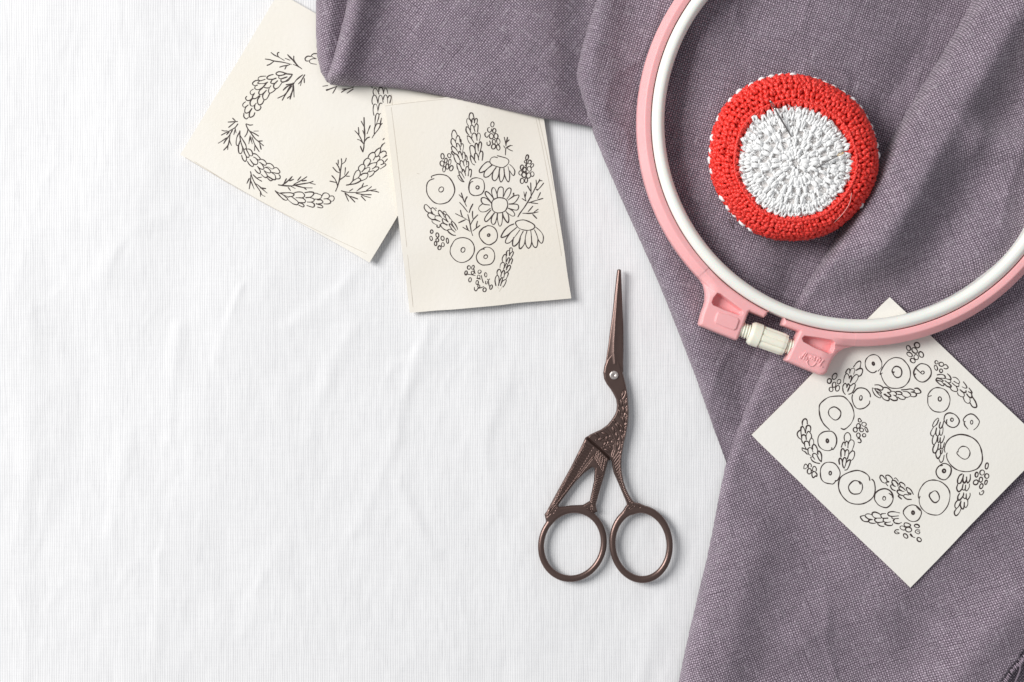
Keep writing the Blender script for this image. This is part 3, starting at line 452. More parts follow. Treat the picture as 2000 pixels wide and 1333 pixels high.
# faint pencil construction marks (table units): x,y polylines
PENCIL = {
'pine': [[(362,308),(480,377),(600,441),(716,496)],[(380,316),(470,372)],[(733,164),(735,190),(737,200)],[(765,185),(768,240),(775,300),(778,400)]],
'bouquet': [[(752,207),(800,201),(888,192)],[(764,210),(775,300),(788,420),(806,600)],[(1045,222),(1062,300),(1080,400),(1097,500)],[(1050,222),(1068,300),(1082,372)],[(975,570),(982,558)],[(975,565),(971,560)],[(814,339),(819,340)]],
'ring': [[(1770,600),(1780,612)],[(1892,990),(1865,1010)],[(1700,780),(1715,792)],[(1760,1060),(1752,1062)]],
}
# ============================ the white tablecloth ============================
def z_sheet(x, y):
    z = 3.2*fbm(x/240, y/400, 3, 2)+.85*fbm(x/85, y/140, 9, 2)+.28*fbm(x/22, y/34, 29, 2)
    rn = 1-np.abs(fbm(x/120+.3*y/200, y/260, 91, 2)); z = z+.4*np.maximum(rn-.80, 0)/.20*sstep(-.2, .5, vnoise(x/210, y/260, 93))
    rn = 1-np.abs(fbm(x/90-.35*y/150, y/150, 191, 2)); z = z+.35*np.maximum(rn-.80, 0)/.20*sstep(-.1, .5, vnoise(x/170, y/200, 97))
    def crease(pts, w, a):
        return .95*a*np.exp(-(seg_dist(x, y, catmull(pts, n=5))/(w*(1.0+.5*vnoise(x/60, y/60, 5))))**2)*(.75+.5*vnoise(x/90, y/90, 8))
    z = z+crease([(835, 640), (800, 740), (770, 860), (735, 950), (690, 1040)], 13, 2.0)
    z = z+crease([(690, 640), (640, 740), (600, 850)], 17, 1.7)+crease([(770, 930), (800, 990), (840, 1080)], 17, 1.8)
    z = z+crease([(345, 640), (335, 760), (330, 860)], 12, 1.6)+crease([(470, 560), (440, 640), (420, 700)], 12, 1.4)
    z = z+crease([(250, 850), (225, 960), (215, 1050)], 16, 1.6)+crease([(310, 1080), (305, 1200), (300, 1340)], 11, 1.5)
    z = z+crease([(60, 600), (52, 900), (48, 1340)], 18, 1.5)+crease([(560, 1060), (500, 1150), (470, 1240)], 16, 1.6)
    z = z+crease([(700, 520), (640, 590), (560, 640)], 15, 1.6)+crease([(330, 415), (250, 460), (180, 560)], 14, 1.3)
    z = z+crease([(1000, 720), (950, 860), (960, 1000)], 20, 1.5)+crease([(1330, 1000), (1290, 1200), (1250, 1340)], 18, 1.4)
    return z-7.5
xs = np.concatenate([np.linspace(-500, -20, 60), np.arange(-16, 1480, 4.), np.linspace(1484, 2500, 110)]); ys = np.concatenate([np.linspace(-400, -20, 50), np.arange(-16, 1350, 4.), np.linspace(1354, 1750, 50)]); X, Y = np.meshgrid(xs, ys)
Z = z_sheet(X, Y); nx = len(xs); ny = len(ys); V = np.c_[X.ravel(), Y.ravel(), Z.ravel()]
I = np.arange(nx*ny).reshape(ny, nx)
F = np.stack([I[1:, :-1].ravel(), I[1:, 1:].ravel(), I[:-1, 1:].ravel(), I[:-1, :-1].ravel()], 1)
sheet = mesh('tablecloth', V, F, M_SHEET)
tag(sheet, 'white cotton cloth with faint wrinkles spread flat under everything', 'tablecloth', kind='structure')

# ============================ the purple linen ============================
A1 = np.array([(625, -160), (617, 0), (616, 60), (619, 110), (626, 140), (638, 160), (660, 166), (700, 166), (760, 168), (760, -160)], float)
A2 = np.array([(688, -160), (681, -20), (672, 30), (660, 75), (650, 110), (641, 140), (637, 155), (645, 165), (668, 167), (710, 167), (780, 173), (860, 187), (950, 207), (1050, 229), (1152, 247), (1300, 285), (1300, -160)], float)
Bp = np.array([(1200, -160), (1172, -30), (1163, 10), (1150, 50), (1138, 90), (1128, 135), (1126, 152), (1131, 172), (1147, 226), (1163, 268), (1180, 310), (1212, 383), (1240, 445), (1272, 516), (1303, 590), (1335, 672), (1362, 742), (1392, 828), (1424, 915), (1440, 990), (2200, 990), (2200, -160)], float)
Cp = np.array([(1985, -160), (1904, 0), (1870, 60), (1840, 112), (1800, 175), (1761, 242), (1732, 293), (1708, 338), (1665, 412), (1622, 487), (1585, 545), (1553, 600), (1528, 655), (1502, 702), (1478, 757), (1457, 806), (1433, 871), (1419, 915), (1408, 966), (1395, 1035), (1381, 1103), (1367, 1160), (1352, 1222), (1338, 1285), (1327, 1340), (1305, 1460), (1900, 1500), (1935, 1345), (1943, 1331), (1952, 1316), (1958, 1309), (1966, 1297), (1973, 1289), (1980, 1284), (1984, 1272), (1991, 1266), (1998, 1256), (2012, 1242), (2200, 1100), (2200, -160)], float)
Lp = np.array([(1620, 1160), (1620, 1460), (2200, 1460), (2200, 1000)], float)
def dC(x, y): return sdf_poly(x, y, Cp)
def zt_A1(x, y): return 44-16*sstep(640, 678, x+.12*(y-80))
def zt_A2(x, y):
    ridge = seg_dist(x, y, np.array([(712., -160), (704, 0), (684, 90), (668, 150)]))
    z = 38+30*np.exp(-(ridge/30)**2)+4*fbm(x/170+.35*y/170, y/230, 41, 3)
    z = z+10*np.exp(-(seg_dist(x, y, np.array([(840., -160), (880, 0), (960, 130)]))/60)**2)
    z = z-10*np.exp(-(seg_dist(x, y, np.array([(770., -160), (770, 20), (800, 110)]))/45)**2)
    z = z+12*np.exp(-(seg_dist(x, y, np.array([(1030., -160), (1040, 60), (1070, 150)]))/55)**2)
    return z-20*sstep(1070, 1150, x)
def zt_B(x, y):
    up = 1-sstep(190, 330, y)
    z = 24+24*up*(1-sstep(1150, 1255, x))+4*fbm(x/150, y/210, 77, 3)
    z = z+8*(1-up)*np.exp(-(seg_dist(x, y, np.array([(1185., 200), (1260, 400), (1340, 580), (1440, 850)]))/34)**2)
    z = z+12*np.exp(-(seg_dist(x, y, np.array([(1340., -100), (1390, 120), (1420, 330), (1480, 520)]))/60)**2)
    z = z+9*np.exp(-(seg_dist(x, y, np.array([(1660., -100), (1600, 60), (1560, 200)]))/80)**2)
    z = z-5*np.exp(-(seg_dist(x, y, np.array([(1330., 60), (1315, 150), (1310, 300)]))/16)**2)
    z = z-26*np.exp(-(np.maximum(-dC(x, y), 0)/75)**2)
    rn = 1-np.abs(fbm(x/150+.3*y/200, y/190, 301, 2)); z = z+2.2*np.maximum(rn-.8, 0)/.2
    return np.maximum(z, 3)
def zt_C(x, y):
    d = dC(x, y); P = 66*(1-sstep(470, 592, y))*sstep(-150, -10, y)+2+20*sstep(960, 1130, y)
    z = 22+.5*P*np.exp(-(d/90)**2)+.95*P*np.exp(-(np.abs(d-78)/60)**1.8)+.6*P*np.exp(-(np.abs(d-275)/85)**2)*sstep(-20, 200, y)
    z = z+4.5*fbm(x/190, y/160, 55, 3)*(1-.8*sstep(560, 640, y)*(1-sstep(1120, 1200, y)))
    z = z+34*np.exp(-(seg_dist(x, y, np.array([(2100., 340), (2010, 306), (1950, 290), (1905, 280)]))/36)**2)
    z = z-6*np.exp(-(seg_dist(x, y, np.array([(1990., 400), (1890, 360), (1850, 400), (1800, 500)]))/46)**2)
    z = z+8*np.exp(-(seg_dist(x, y, np.array([(2050., 430), (1960, 480), (1900, 540)]))/46)**2)
    z = z+9*np.exp(-(seg_dist(x, y, np.array([(1990., 1170), (1880, 1270), (1800, 1400)]))/60)**2)
    z = z-9*np.exp(-(seg_dist(x, y, np.array([(1560., 1040), (1640, 1180), (1700, 1400)]))/55)**2)
    z = z+26*np.exp(-(np.hypot(x-2010, y-1335)/120)**2)
    rn = 1-np.abs(fbm(x/170-.3*y/200, y/180, 311, 2)); z = z+3.0*np.maximum(rn-.8, 0)/.2*(1-sstep(560, 620, y)*(1-sstep(1100, 1200, y)))
    return z
def sheet_layer(poly, bbox, step, r, zb, zt, zref, ang, raw=None):
    """one ply of the folded cloth: a soft top whose rim rolls over with radius r; uv follows the threads round the roll"""
    f = lambda x, y: sdf_poly(x, y, poly)
    X, Y, D, F = sdf_grid(f, bbox, step)
    R = r(X, Y) if callable(r) else np.full(X.shape, float(r))
    if raw is not None: R = np.where(raw(X, Y), 2.0, R)
    t = np.clip(D/R, 0, 1); rise = np.sqrt(np.maximum(0, 1-(1-t)**2))
    b = zb(X, Y) if callable(zb) else zb
    if raw is not None: b = np.where(raw(X, Y), zt(X, Y)-3, b)
    Zt = zt(X, Y); Z = b+(Zt-b)*rise
    e = 1.0; gx = (f(X+e, Y)-f(X-e, Y))/2/e; gy = (f(X, Y+e)-f(X, Y-e))/2/e; g = np.hypot(gx, gy)+1e-6
    ext = R*(np.arccos(np.clip(1-t, -1, 1))-t-(math.pi/2-1))        # <0 outward extra length near the rim
    U = X+gx/g*ext; Vv = Y+gy/g*ext
    c, s = math.cos(math.radians(ang)), math.sin(math.radians(ang))
    uv = np.c_[U*c+Vv*s, -U*s+Vv*c]
    P = unproj(np.stack([X, Y], -1), zref)
    return np.c_[P, Z], F, uv
V = []; F = []; UV = []; n0 = 0
upB = lambda x, y: 3+24*(1-sstep(215, 262, y))
for args in [
    (A1, (600, -160, 775, 180), 3, 36, 14, zt_A1, 24, 72),
    (A2, (630, -160, 1310, 300), 3, 22, 16, zt_A2, 24, 38),
    (Bp, (1120, -160, 2210, 1000), 4, (lambda x, y: 34+0*x), upB, zt_B, 14, 18),
    (Cp, (1290, -160, 2210, 1510), 4, (lambda x, y: 17+0*x+18*sstep(900, 1080, y)), 4, zt_C, 22, -20, (lambda x, y: (x > 1860) & (y > 1050) & (x+y > 3150))),
    (Lp, (1600, 990, 2210, 1470), 8, 4, -2, (lambda x, y: 1.5+0*x), 0, 40)]:
    v, f, u = sheet_layer(*args); V.append(v); F += (f+n0).tolist(); UV.append(u); n0 += len(v)
linen = mesh('linen_fabric', np.concatenate(V), F, M_LINEN, uv=np.concatenate(UV), origin=(1600, 700, 0))
tag(linen, 'folded purple grey linen lying under the embroidery hoop', 'fabric')
# fray at the cut edge and one loose thread
fr = MB()
edge = catmull(np.array([(1935, 1345), (1943, 1331), (1952, 1316), (1966, 1297), (1980, 1284), (1991, 1266), (2012, 1242)], float), n=8)
for p in edge:
    for _ in range(2):
        q = p+rng.normal(0, 1.5, 2); a = math.radians(rng.uniform(10, 70)); l = rng.uniform(1.5, 4)
        z = float(zt_C(np.array([q[0]]), np.array([q[1]]))[0])-1
        fr.add(*tube([(q[0]-3, q[1]-3, z+.5), (q[0], q[1], z+.6), (q[0]+l*math.cos(a), q[1]+l*math.sin(a), z-1)], .5, 5))
fr.build('frayed_edge', M_THREAD, linen)
th = catmull(np.array([(1976, 1276, 48), (1979, 1288, 46), (1981, 1300, 40), (1979, 1312, 34), (1975, 1325, 30), (1972, 1345, 26)], float), n=6)
o = mesh('loose_thread', *tube(th, 1.7, 6), M_THREAD, linen)

# ============================ cards with ink drawings ============================
def parse_ink(tiles):
    out = []
    for ox, oy, s in tiles:
        for st in s.replace('\n', '').split(';'):
            st = st.strip()
            if not st: continue
            if st[0] == 'E':
                cx, cy, rx, ry, rot = map(float, st[1:].split(',')); ph = random.uniform(0, 6.28)
                r = math.radians(rot); P = []
                for k in range(15):
                    a = ph+k/14*6.5; w = 1+.05*math.sin(2*a+ph)
                    x, y = rx*w*math.cos(a), ry*w*math.sin(a)
                    P.append((cx+x*math.cos(r)-y*math.sin(r), cy+x*math.sin(r)+y*math.cos(r)))
            else: P = [tuple(map(float, q.split(','))) for q in st.split()]
            if len(P) < 2: continue
            P = np.array(P)/8.887+np.array([ox, oy]); out.append(P)
    return out
def make_card(name, corners, zf, mat, ink, pencil, label, group, thick=1.5, width=2.0):
    C4 = np.array(corners, float)                 # TL, TR, BR, BL
    zr = float(zf(C4[:, 0].mean(), C4[:, 1].mean()))
    root = empty(name, C4.mean(0), label, 'card', group)
    # gently uneven hand-cut outline; bilinear sheet with real thickness
    n = 60; u = np.linspace(0, 1, n); Ug, Vg = np.meshgrid(u, u)
    P = ((1-Ug)*(1-Vg))[..., None]*C4[0]+(Ug*(1-Vg))[..., None]*C4[1]+(Ug*Vg)[..., None]*C4[2]+((1-Ug)*Vg)[..., None]*C4[3]
    X, Y = P[..., 0], P[..., 1]
    bx = np.exp(-(Ug/.03)**2)-np.exp(-((1-Ug)/.03)**2); by = np.exp(-(Vg/.03)**2)-np.exp(-((1-Vg)/.03)**2)
    X = X+bx*1.0*vnoise(Y/60, Y*0+3.3, 5); Y = Y+by*1.0*vnoise(X/60, X*0+7.7, 6)
    Z = zf(X, Y); Q = unproj(np.stack([X, Y], -1), zr).reshape(-1, 2)
    V = np.concatenate([np.c_[Q, Z.ravel()], np.c_[Q, Z.ravel()-thick]]); I = np.arange(n*n).reshape(n, n); m = n*n
    F = np.stack([I[1:, :-1].ravel(), I[1:, 1:].ravel(), I[:-1, 1:].ravel(), I[:-1, :-1].ravel()], 1)
    F = F.tolist()+(F[:, ::-1]+m).tolist()
    rim = list(I[0, :])+list(I[1:, -1])+list(I[-1, ::-1][1:])+list(I[::-1, 0][1:-1])
    F += [(rim[k], rim[(k+1) % len(rim)], rim[(k+1) % len(rim)]+m, rim[k]+m) for k in range(len(rim))]
    o = mesh('paper', V, F, mat, root, mats=[mat, M_EDGE], fmat=[0]*(len(F)-len(rim))+[1]*len(rim))
    md = o.modifiers.new('edge', 'EDGE_SPLIT'); md.split_angle = math.radians(50)
    def ribbons(strokes, w, dz, nm, mt, seed):
        b = MB(); r = np.random.default_rng(seed)
        for k, P in enumerate(strokes):
            P = catmull(P, n=6) if len(P) > 2 else np.linspace(P[0], P[1], 6)
            keep = np.r_[True, np.hypot(*np.diff(P, axis=0).T) > .05]; P = P[keep]
            if len(P) < 2: continue
            T = np.gradient(P, axis=0); T /= np.hypot(T[:, 0], T[:, 1])[:, None]+1e-9; Nn = np.c_[-T[:, 1], T[:, 0]]
            s = np.linspace(0, 1, len(P)); ww = w/2*(1+.34*vnoise(P[:, 0]/8, P[:, 1]/8, seed+k)+.12*math.sin(k*2.4))*(.78+.22*np.sin(np.pi*np.clip(s*1.0+.12, 0, 1)))
            z = zf(P[:, 0], P[:, 1])+dz+(k % 7)*.012
            A = unproj(P+Nn*ww[:, None], zr); Bq = unproj(P-Nn*ww[:, None], zr); n_ = len(P)
            # round ends
            e0 = unproj((P[0]-T[0]*ww[0])[None], zr); e1 = unproj((P[-1]+T[-1]*ww[-1])[None], zr)
            V = np.concatenate([np.c_[A, z], np.c_[Bq, z], np.c_[e0, z[:1]], np.c_[e1, z[-1:]]])
            F = [(i, i+1, n_+i+1, n_+i) for i in range(n_-1)]+[(0, n_, 2*n_), (n_-1, 2*n_+1, 2*n_-1)]
            b.add(V, F)
        return b.build(nm, mt, root, smooth=False)
    ribbons(parse_ink(ink), width, .28, 'ink_drawing', M_INK, 11)
    if pencil: ribbons([np.array(p, float) for p in pencil], .9, .16, 'pencil_marks', M_PENCIL, 12)
    return root
G = 'hand drawn pattern cards'
def z_pine(x, y):
    e = ((x-352)*52+(y-303)*(-82))/math.hypot(52, 82)     # distance across, growing towards the right hand edge
    u = ((x-352)*.869+(y-303)*.494)
    return 3.0+5*sstep(330, 430, u)*1.0+1.0*np.sin(x/140)*np.cos(y/160)
def z_bouq(x, y): return 17-8*sstep(900, 1060, x)*(1-sstep(200, 520, y))+2*np.cos((x-940)/90)-6*sstep(470, 600, y)*(1-sstep(800, 960, x))-5*sstep(450, 600, y)
def z_ring(x, y): return 36+0*x+.8*np.sin(x/110)+5*sstep(1750, 2040, x+.0*y)*sstep(700, 900, y)+4*sstep(1000, 1148, y)
make_card('drawing_card', [(545, -14), (914, 196), (722, 513), (352, 303)], z_pine, M_PAPER_WARM, INK_PINE_WREATH, PENCIL['pine'],
          'cream card with ink wreath of pine sprigs, leftmost, partly under the linen', G, width=2.05)
make_card('drawing_card', [(752, 207), (1052, 165), (1116, 583), (800, 612)], z_bouq, M_PAPER_MID, INK_BOUQUET, PENCIL['bouquet'],
          'cream card with ink bouquet of daisies and spikes, beside the scissors', G, width=2.0)
make_card('drawing_card', [(1738, 580), (2045, 872), (1777, 1148), (1467, 850)], z_ring, M_PAPER_COOL, INK_RING_WREATH, None,
          'pale square card with ink wreath of round flowers, tucked under the hoop', G, width=2.3)
# ============================ embroidery hoop ============================
HC = np.array([1682., 240.]); HZ = 40.0; HT = 84.0
hc = unproj(HC[None], HT-4)[0]; ks = (H-HT+4)/H
hoop = empty('embroidery_hoop', HC, 'pink and white plastic embroidery hoop with screw, lying on the purple linen', 'embroidery hoop', z=HZ)
def P2(x, y): return unproj(np.array([[x, y]], float), HT-4)[0]
oprof = round_prof([(411*ks, HZ+2), (411*ks, HT-2), (423*ks, HT), (437*ks, HT-15), (437.5*ks, HZ+3), (434*ks, HZ)], 2.4)
LA, RA = 136.5, 91.5     # angles (deg, y towards viewer) where the ring swells into the two lugs
outer = MB(); outer.add(*revolve(oprof, hc, LA, 360+RA, 300)); outer_o = outer.build('outer_ring', M_PINK, hoop)
md = outer_o.modifiers.new('edge', 'EDGE_SPLIT'); md.split_angle = math.radians(40)
iprof = round_prof([(384*ks, HZ), (384*ks, HT-4), (392*ks, HT+4), (401*ks, HT+4), (409.6*ks, HT-3), (409.6*ks, HZ)], 5, 8)
ib = MB(); ib.add(*revolve(iprof, hc, 0, 360, 320)); ib.build('inner_ring', M_WHITE, hoop)

def T3(pts, ox=1340, oy=540, s=.25): return np.array([(ox+x*s, oy+y*s) for x, y in pts])
def arc(r, a0, a1, n=14):
    A = np.radians(np.linspace(a0, a1, n)); return np.c_[HC[0]+r*np.cos(A), HC[1]+r*np.sin(A)]
lugL = np.concatenate([arc(437, 140, 137, 4), T3([(118, 22), (145, 62), (156, 105), (160, 150), (158, 190), (146, 235), (128, 280), (116, 325), (106, 372), (112, 385), (250, 443), (392, 500), (405, 494), (448, 395), (490, 284), (500, 276), (560, 300), (612, 323), (632, 302), (646, 264)]), arc(411, 115.8, 140, 20)])
lugR = np.concatenate([T3([(770, 322), (754, 376), (762, 388), (884, 432), (832, 545), (780, 655), (788, 664), (920, 720), (1050, 771), (1078, 770), (1104, 752), (1128, 690), (1160, 634), (1200, 592), (1250, 564), (1320, 549)]), arc(437, 91, 88.5, 4), arc(411, 88.5, 110.6, 20)])
recL = T3([(245, 133), (215, 170), (203, 205), (215, 225), (300, 262), (415, 303), (438, 294), (440, 268), (350, 200), (272, 140)])
recR = T3([(925, 467), (908, 485), (918, 510), (1010, 560), (1118, 603), (1145, 596), (1162, 560), (1162, 515), (1140, 500), (1030, 480)])
embL = T3([(250, 284), (238, 300), (225, 350), (232, 364), (300, 395), (372, 420), (388, 412), (412, 345), (402, 330), (330, 304)])
TX = [[(290, 785), (300, 765), (335, 760), (345, 775), (320, 805), (298, 800)], [(325, 790), (400, 690), (445, 650)], [(385, 830), (400, 790), (450, 700), (475, 660)],
      [(420, 830), (440, 790), (480, 780), (470, 820), (440, 850)], [(475, 660), (560, 690), (640, 720), (740, 760), (820, 790)],
      [(500, 850), (475, 900), (500, 970), (560, 1010), (630, 1000), (680, 960), (700, 930)], [(545, 800), (600, 760), (640, 790), (600, 830)], [(570, 760), (640, 830)],
      [(640, 850), (690, 770)], [(650, 800), (690, 830), (670, 860), (640, 850)], [(715, 880), (765, 800)], [(715, 880), (760, 890)], [(735, 840), (780, 850)], [(765, 800), (810, 815)],
      [(780, 910), (830, 830)], [(805, 990), (850, 920), (905, 855)], [(780, 985), (830, 1000)], [(870, 1020), (880, 1030)]]
TX = [T3(t, 1540, 640, 1/13.33) for t in TX]
def lug_top(lug, rec, extra):
    def f(x, y, d):
        w = 6.0; t = np.clip(d/w, 0, 1); z = HT-2-9*(1-np.sqrt(np.maximum(0, 1-(1-t)**2)))
        # outer flank runs down like the ring's bevel where the lug meets the ring
        r = np.hypot(x-HC[0], y-HC[1]); an = np.degrees(np.arctan2(y-HC[1], x-HC[0]))
        zr = np.interp(r, [410.5, 412, 423, 436, 437.5], [HT-7, HT-2, HT-.4, HT-14, HT-22])
        wt = np.maximum(sstep(130, 136, an), 1-sstep(92, 100, an)); z = z*(1-wt)+(zr-.7*sstep(.6, 1, wt))*wt
        s = sdf_poly(x, y, rec); z = z-22*sstep(-1.2, 3.0, s)
        return extra(x, y, z)
    return f
def exL(x, y, z):
    s = sdf_poly(x, y, embL); e = sstep(-1.5, 1.0, s)
    return z+3.0*e
def exR(x, y, z):
    d = np.full(x.shape, 99.)
    for t in TX: d = np.minimum(d, seg_dist(x, y, t))
    return z+2.2*(1-sstep(.3, 1.5, d))
for poly, rec, ex, bb in ((lugL, recL, exL, (1345, 515, 1515, 675)), (lugR, recR, exR, (1520, 610, 1700, 740))):
    f = lambda x, y, p=poly: sdf_poly(x, y, p)
    o = relief('screw_lug', f, bb, .9, lug_top(poly, rec, ex), lambda x, y, d: HZ+0*x, M_PINK, outer_o, zref=HT-4)
    o.modifiers.new('edge', 'EDGE_SPLIT').split_angle = math.radians(60)
    if ex is exR: o['label'] = 'screw lug with raised maker lettering'
# tension screw: fluted cream knob on a threaded bar between the lugs
ax0 = P2(1455, 646); ax1 = P2(1545, 678); zc = HT-18
dirv = (ax1-ax0)/np.hypot(*(ax1-ax0)); nrm = np.array([-dirv[1], dirv[0]]); Lx = np.hypot(*(ax1-ax0))
def axial(prof_fn, s0, s1, n, m, mat, name, parent, flat=1.0):
    V = []; F = []
    for i in range(n+1):
        s = s0+(s1-s0)*i/n; c = ax0+dirv*s
        for j in range(m):
            a = 2*math.pi*j/m; r = prof_fn(s, a); V.append((c[0]+nrm[0]*r*math.cos(a), c[1]+nrm[1]*r*math.cos(a), zc+r*math.sin(a)*flat))
    for i in range(n):
        for j in range(m): F.append((i*m+j, i*m+(j+1) % m, (i+1)*m+(j+1) % m, (i+1)*m+j))
    F += [tuple(range(m))[::-1], tuple(range(n*m, (n+1)*m))]
    return mesh(name, V, F, mat, parent)
def knob_r(s, a):
    t = (s-11)/(Lx-20)                 # 0..1 along the knob
    r = 21.5+1.5*(t > .0)
    if t < .30: r = 23.0-3.5*(max(0, .10-t)/.10)**1.5
    else:
        r = 22.3-1.5*sstep(.9, 1.0, t)
        fl = abs(math.cos(4*a+.5)); r -= 2.8*(1-fl)**2
    if .30 < t < .335: r -= 1.4
    if t > .30: r -= .8
    return r
screw = axial(knob_r, 11, Lx-9, 120, 96, M_CREAM, 'tension_screw', hoop, .85)
axial(lambda s, a: 13.5+1.6*math.cos(2*math.pi*(s/5.2)+a), -14, Lx+12, 180, 28, M_CREAM, 'threaded_bar', screw, .9)
screw.modifiers.new('edge', 'EDGE_SPLIT').split_angle = math.radians(55)

# ============================ crochet pincushion ============================
PZ = 16.0; pc = unproj(np.array([[1549., 307.]]), PZ+50)[0]; kp = (H-PZ-50)/H
cush = empty('pincushion', (1549, 307), 'round red crochet pincushion with a white lacy middle, inside the hoop', 'pincushion', z=PZ)
shift = unproj(np.array([[1553., 317.]]), PZ+98)[0]-pc
def wobr(th): return 1+.012*math.sin(2*th+.6)+.010*math.sin(3*th+2.0)+.006*math.sin(7*th)
def surf(th, s):
    """s: arc position, 0 at white edge (top), 1 at equator, >1 underneath"""
    if s >= 0:
        ph = math.pi/2*(1-s); r = 112+46.5*math.cos(ph); z = 47+41*math.sin(ph)
        if s < .25: z -= 0
    else:
        r = 112*(1+s); z = 88+5*(1-(1+s)**2)
    k = max(0, min(1, (161-r)/60)); w = wobr(th)
    return np.array([pc[0]+shift[0]*k+r*w*kp*math.cos(th), pc[1]+shift[1]*k+r*w*kp*math.sin(th), PZ+z])
def frame(th, s):
    p = surf(th, s); e = 1e-3; a = surf(th+e, s)-p; b = surf(th, s+e)-p
    a /= np.linalg.norm(a); b /= np.linalg.norm(b); n = np.cross(a, b); n /= np.linalg.norm(n)
    if n[2] < 0 and s < 1: n = -n
    if s >= 1:
        out = p-np.array([pc[0], pc[1], PZ+52]); n = n if n@out > 0 else -n
    return p, a, b, n
# core under the stitches
V = []; F = []; nt_, ns_ = 72, 26; SS = np.linspace(-.999, 2.0, ns_)
for s in SS:
    for k in range(nt_):
        th = 2*math.pi*k/nt_; p, a, b, n = frame(th, float(s)); V.append(p-n*(3.6 if s > -.05 else 1.6))
F = [(i*nt_+j, i*nt_+(j+1) % nt_, (i+1)*nt_+(j+1) % nt_, (i+1)*nt_+j) for i in range(ns_-1) for j in range(nt_)]
F += [tuple(range(nt_))[::-1], tuple(range((ns_-1)*nt_, ns_*nt_))]
V = np.array(V); V[:, 2] = np.maximum(V[:, 2], PZ+1)
fm = [1 if SS[min(i//nt_, ns_-2)] < -.06 else 0 for i in range((ns_-1)*nt_)]+[1, 0]
mesh('stuffing', V, F, M_CORE_R, cush, mats=[M_CORE_R, M_CORE_W], fmat=fm)
def lobe(P, rad, nseg=6, n=3, ply=2):
    """a short length of yarn: two plies twisted round each other, tapering into the work"""
    P = catmull(P, n=n); m = len(P); t = np.linspace(0, 1, m); env = np.sqrt(np.maximum(.10, 1-(2*t-1)**4))
    T = np.gradient(P, axis=0); T /= np.linalg.norm(T, axis=1)[:, None]+1e-9
    A = np.cross(T, [0, 0, 1.]); A /= np.linalg.norm(A, axis=1)[:, None]+1e-9; B = np.cross(A, T)
    if ply == 1: return tube(P, rad*env, nseg)
    ph = random.uniform(0, 6.28); V = []; F = []; k = 0
    for q in range(ply):
        a = ph+q*math.pi*2/ply+t*4.2
        v, f = tube(P+(A*np.cos(a)[:, None]+B*np.sin(a)[:, None])*(rad*.36*env)[:, None], rad*.74*env, nseg)
        V.append(v); F += [tuple(i+k for i in g) for g in f]; k += len(v)
    return np.concatenate(V), F
def stitch(b, th, s, dth, ds, rad, lift=2.0, jit=.12):
    """one V shaped crochet stitch: two bent lobes"""
    th += random.gauss(0, dth*jit); s += random.gauss(0, ds*jit)
    for sg in (-1, 1):
        p0, a, _, n0 = frame(th+sg*dth*.46, s-ds*.50); p1, _, _, n1 = frame(th+sg*dth*.36, s); p2, _, _, n2 = frame(th+sg*dth*.06, s+ds*.55)
        r = rad*random.uniform(.86, 1.16); l = lift*random.uniform(.8, 1.3)
        b.add(*lobe([p0-n0*1.8, p1+n1*l, p2-n2*1.6], r))
red = MB(); rows = 8
for k in range(rows+3):
    s = .035+k*(.96/rows)
    r_here = 112+49.5*math.cos(math.pi/2*(1-s)); nst = int(2*math.pi*r_here/12.6); off = random.random()
    for j in range(nst): stitch(red, 2*math.pi*(j+off)/nst, s, 2*math.pi/nst, .96/rows*1.08, 3.9, 2.8, .16)
for k in range(14, 19):      # underneath, coarse
    s = .10+k*(.925/rows); r_here = 112+49.5*math.cos(math.pi/2*(1-s)); nst = int(2*math.pi*r_here/14)
    for j in range(nst): stitch(red, 2*math.pi*(j+.5*(k % 2))/nst, s, 2*math.pi/nst, .11, 4)
# small red fingers reaching in between the white loops
for j in range(60):
    if random.random() < .25: continue
    th = 2*math.pi*(j+random.uniform(-.2, .2))/60; p0, _, _, n0 = frame(th, .06); p1, _, _, n1 = frame(th+.01, -.02); p2, _, _, n2 = frame(th+random.gauss(0, .02), -.09-random.uniform(0, .05))
    red.add(*lobe([p0, p1+n1*2, p2+n2*.3], 1.9))
for _ in range(1100):
    t = random.uniform(0, 6.283); p, a, b, nn = frame(t, random.uniform(.02, 1.1))
    v = a*random.gauss(0, 1)+b*random.gauss(0, 1); v /= np.linalg.norm(v); l = random.uniform(4, 10)
    red.add(*tube([p+nn*3.2-v*l/2, p+nn*random.uniform(4.5, 8.0), p+nn*3.2+v*l/2], .35, 4))
red.build('red_band', M_RED, cush)
# twisted chain round the white middle
ch = MB(); nch = 64
for j in range(nch):
    th = 2*math.pi*j/nch
    for q, e in ((0, 1), (.5, -1)):
        p0, _, _, n0 = frame(th+q*.098, .075+.012*e); p1, _, _, n1 = frame(th+.05+q*.098, .06-.0*e); p2, _, _, n2 = frame(th+.112+q*.098, .075-.014*e)
        ch.add(*lobe([p0+n0*1.0, p1+n1*4.6, p2+n2*1.0], 3.1))
ch.build('chain_stitch', M_RED, cush)
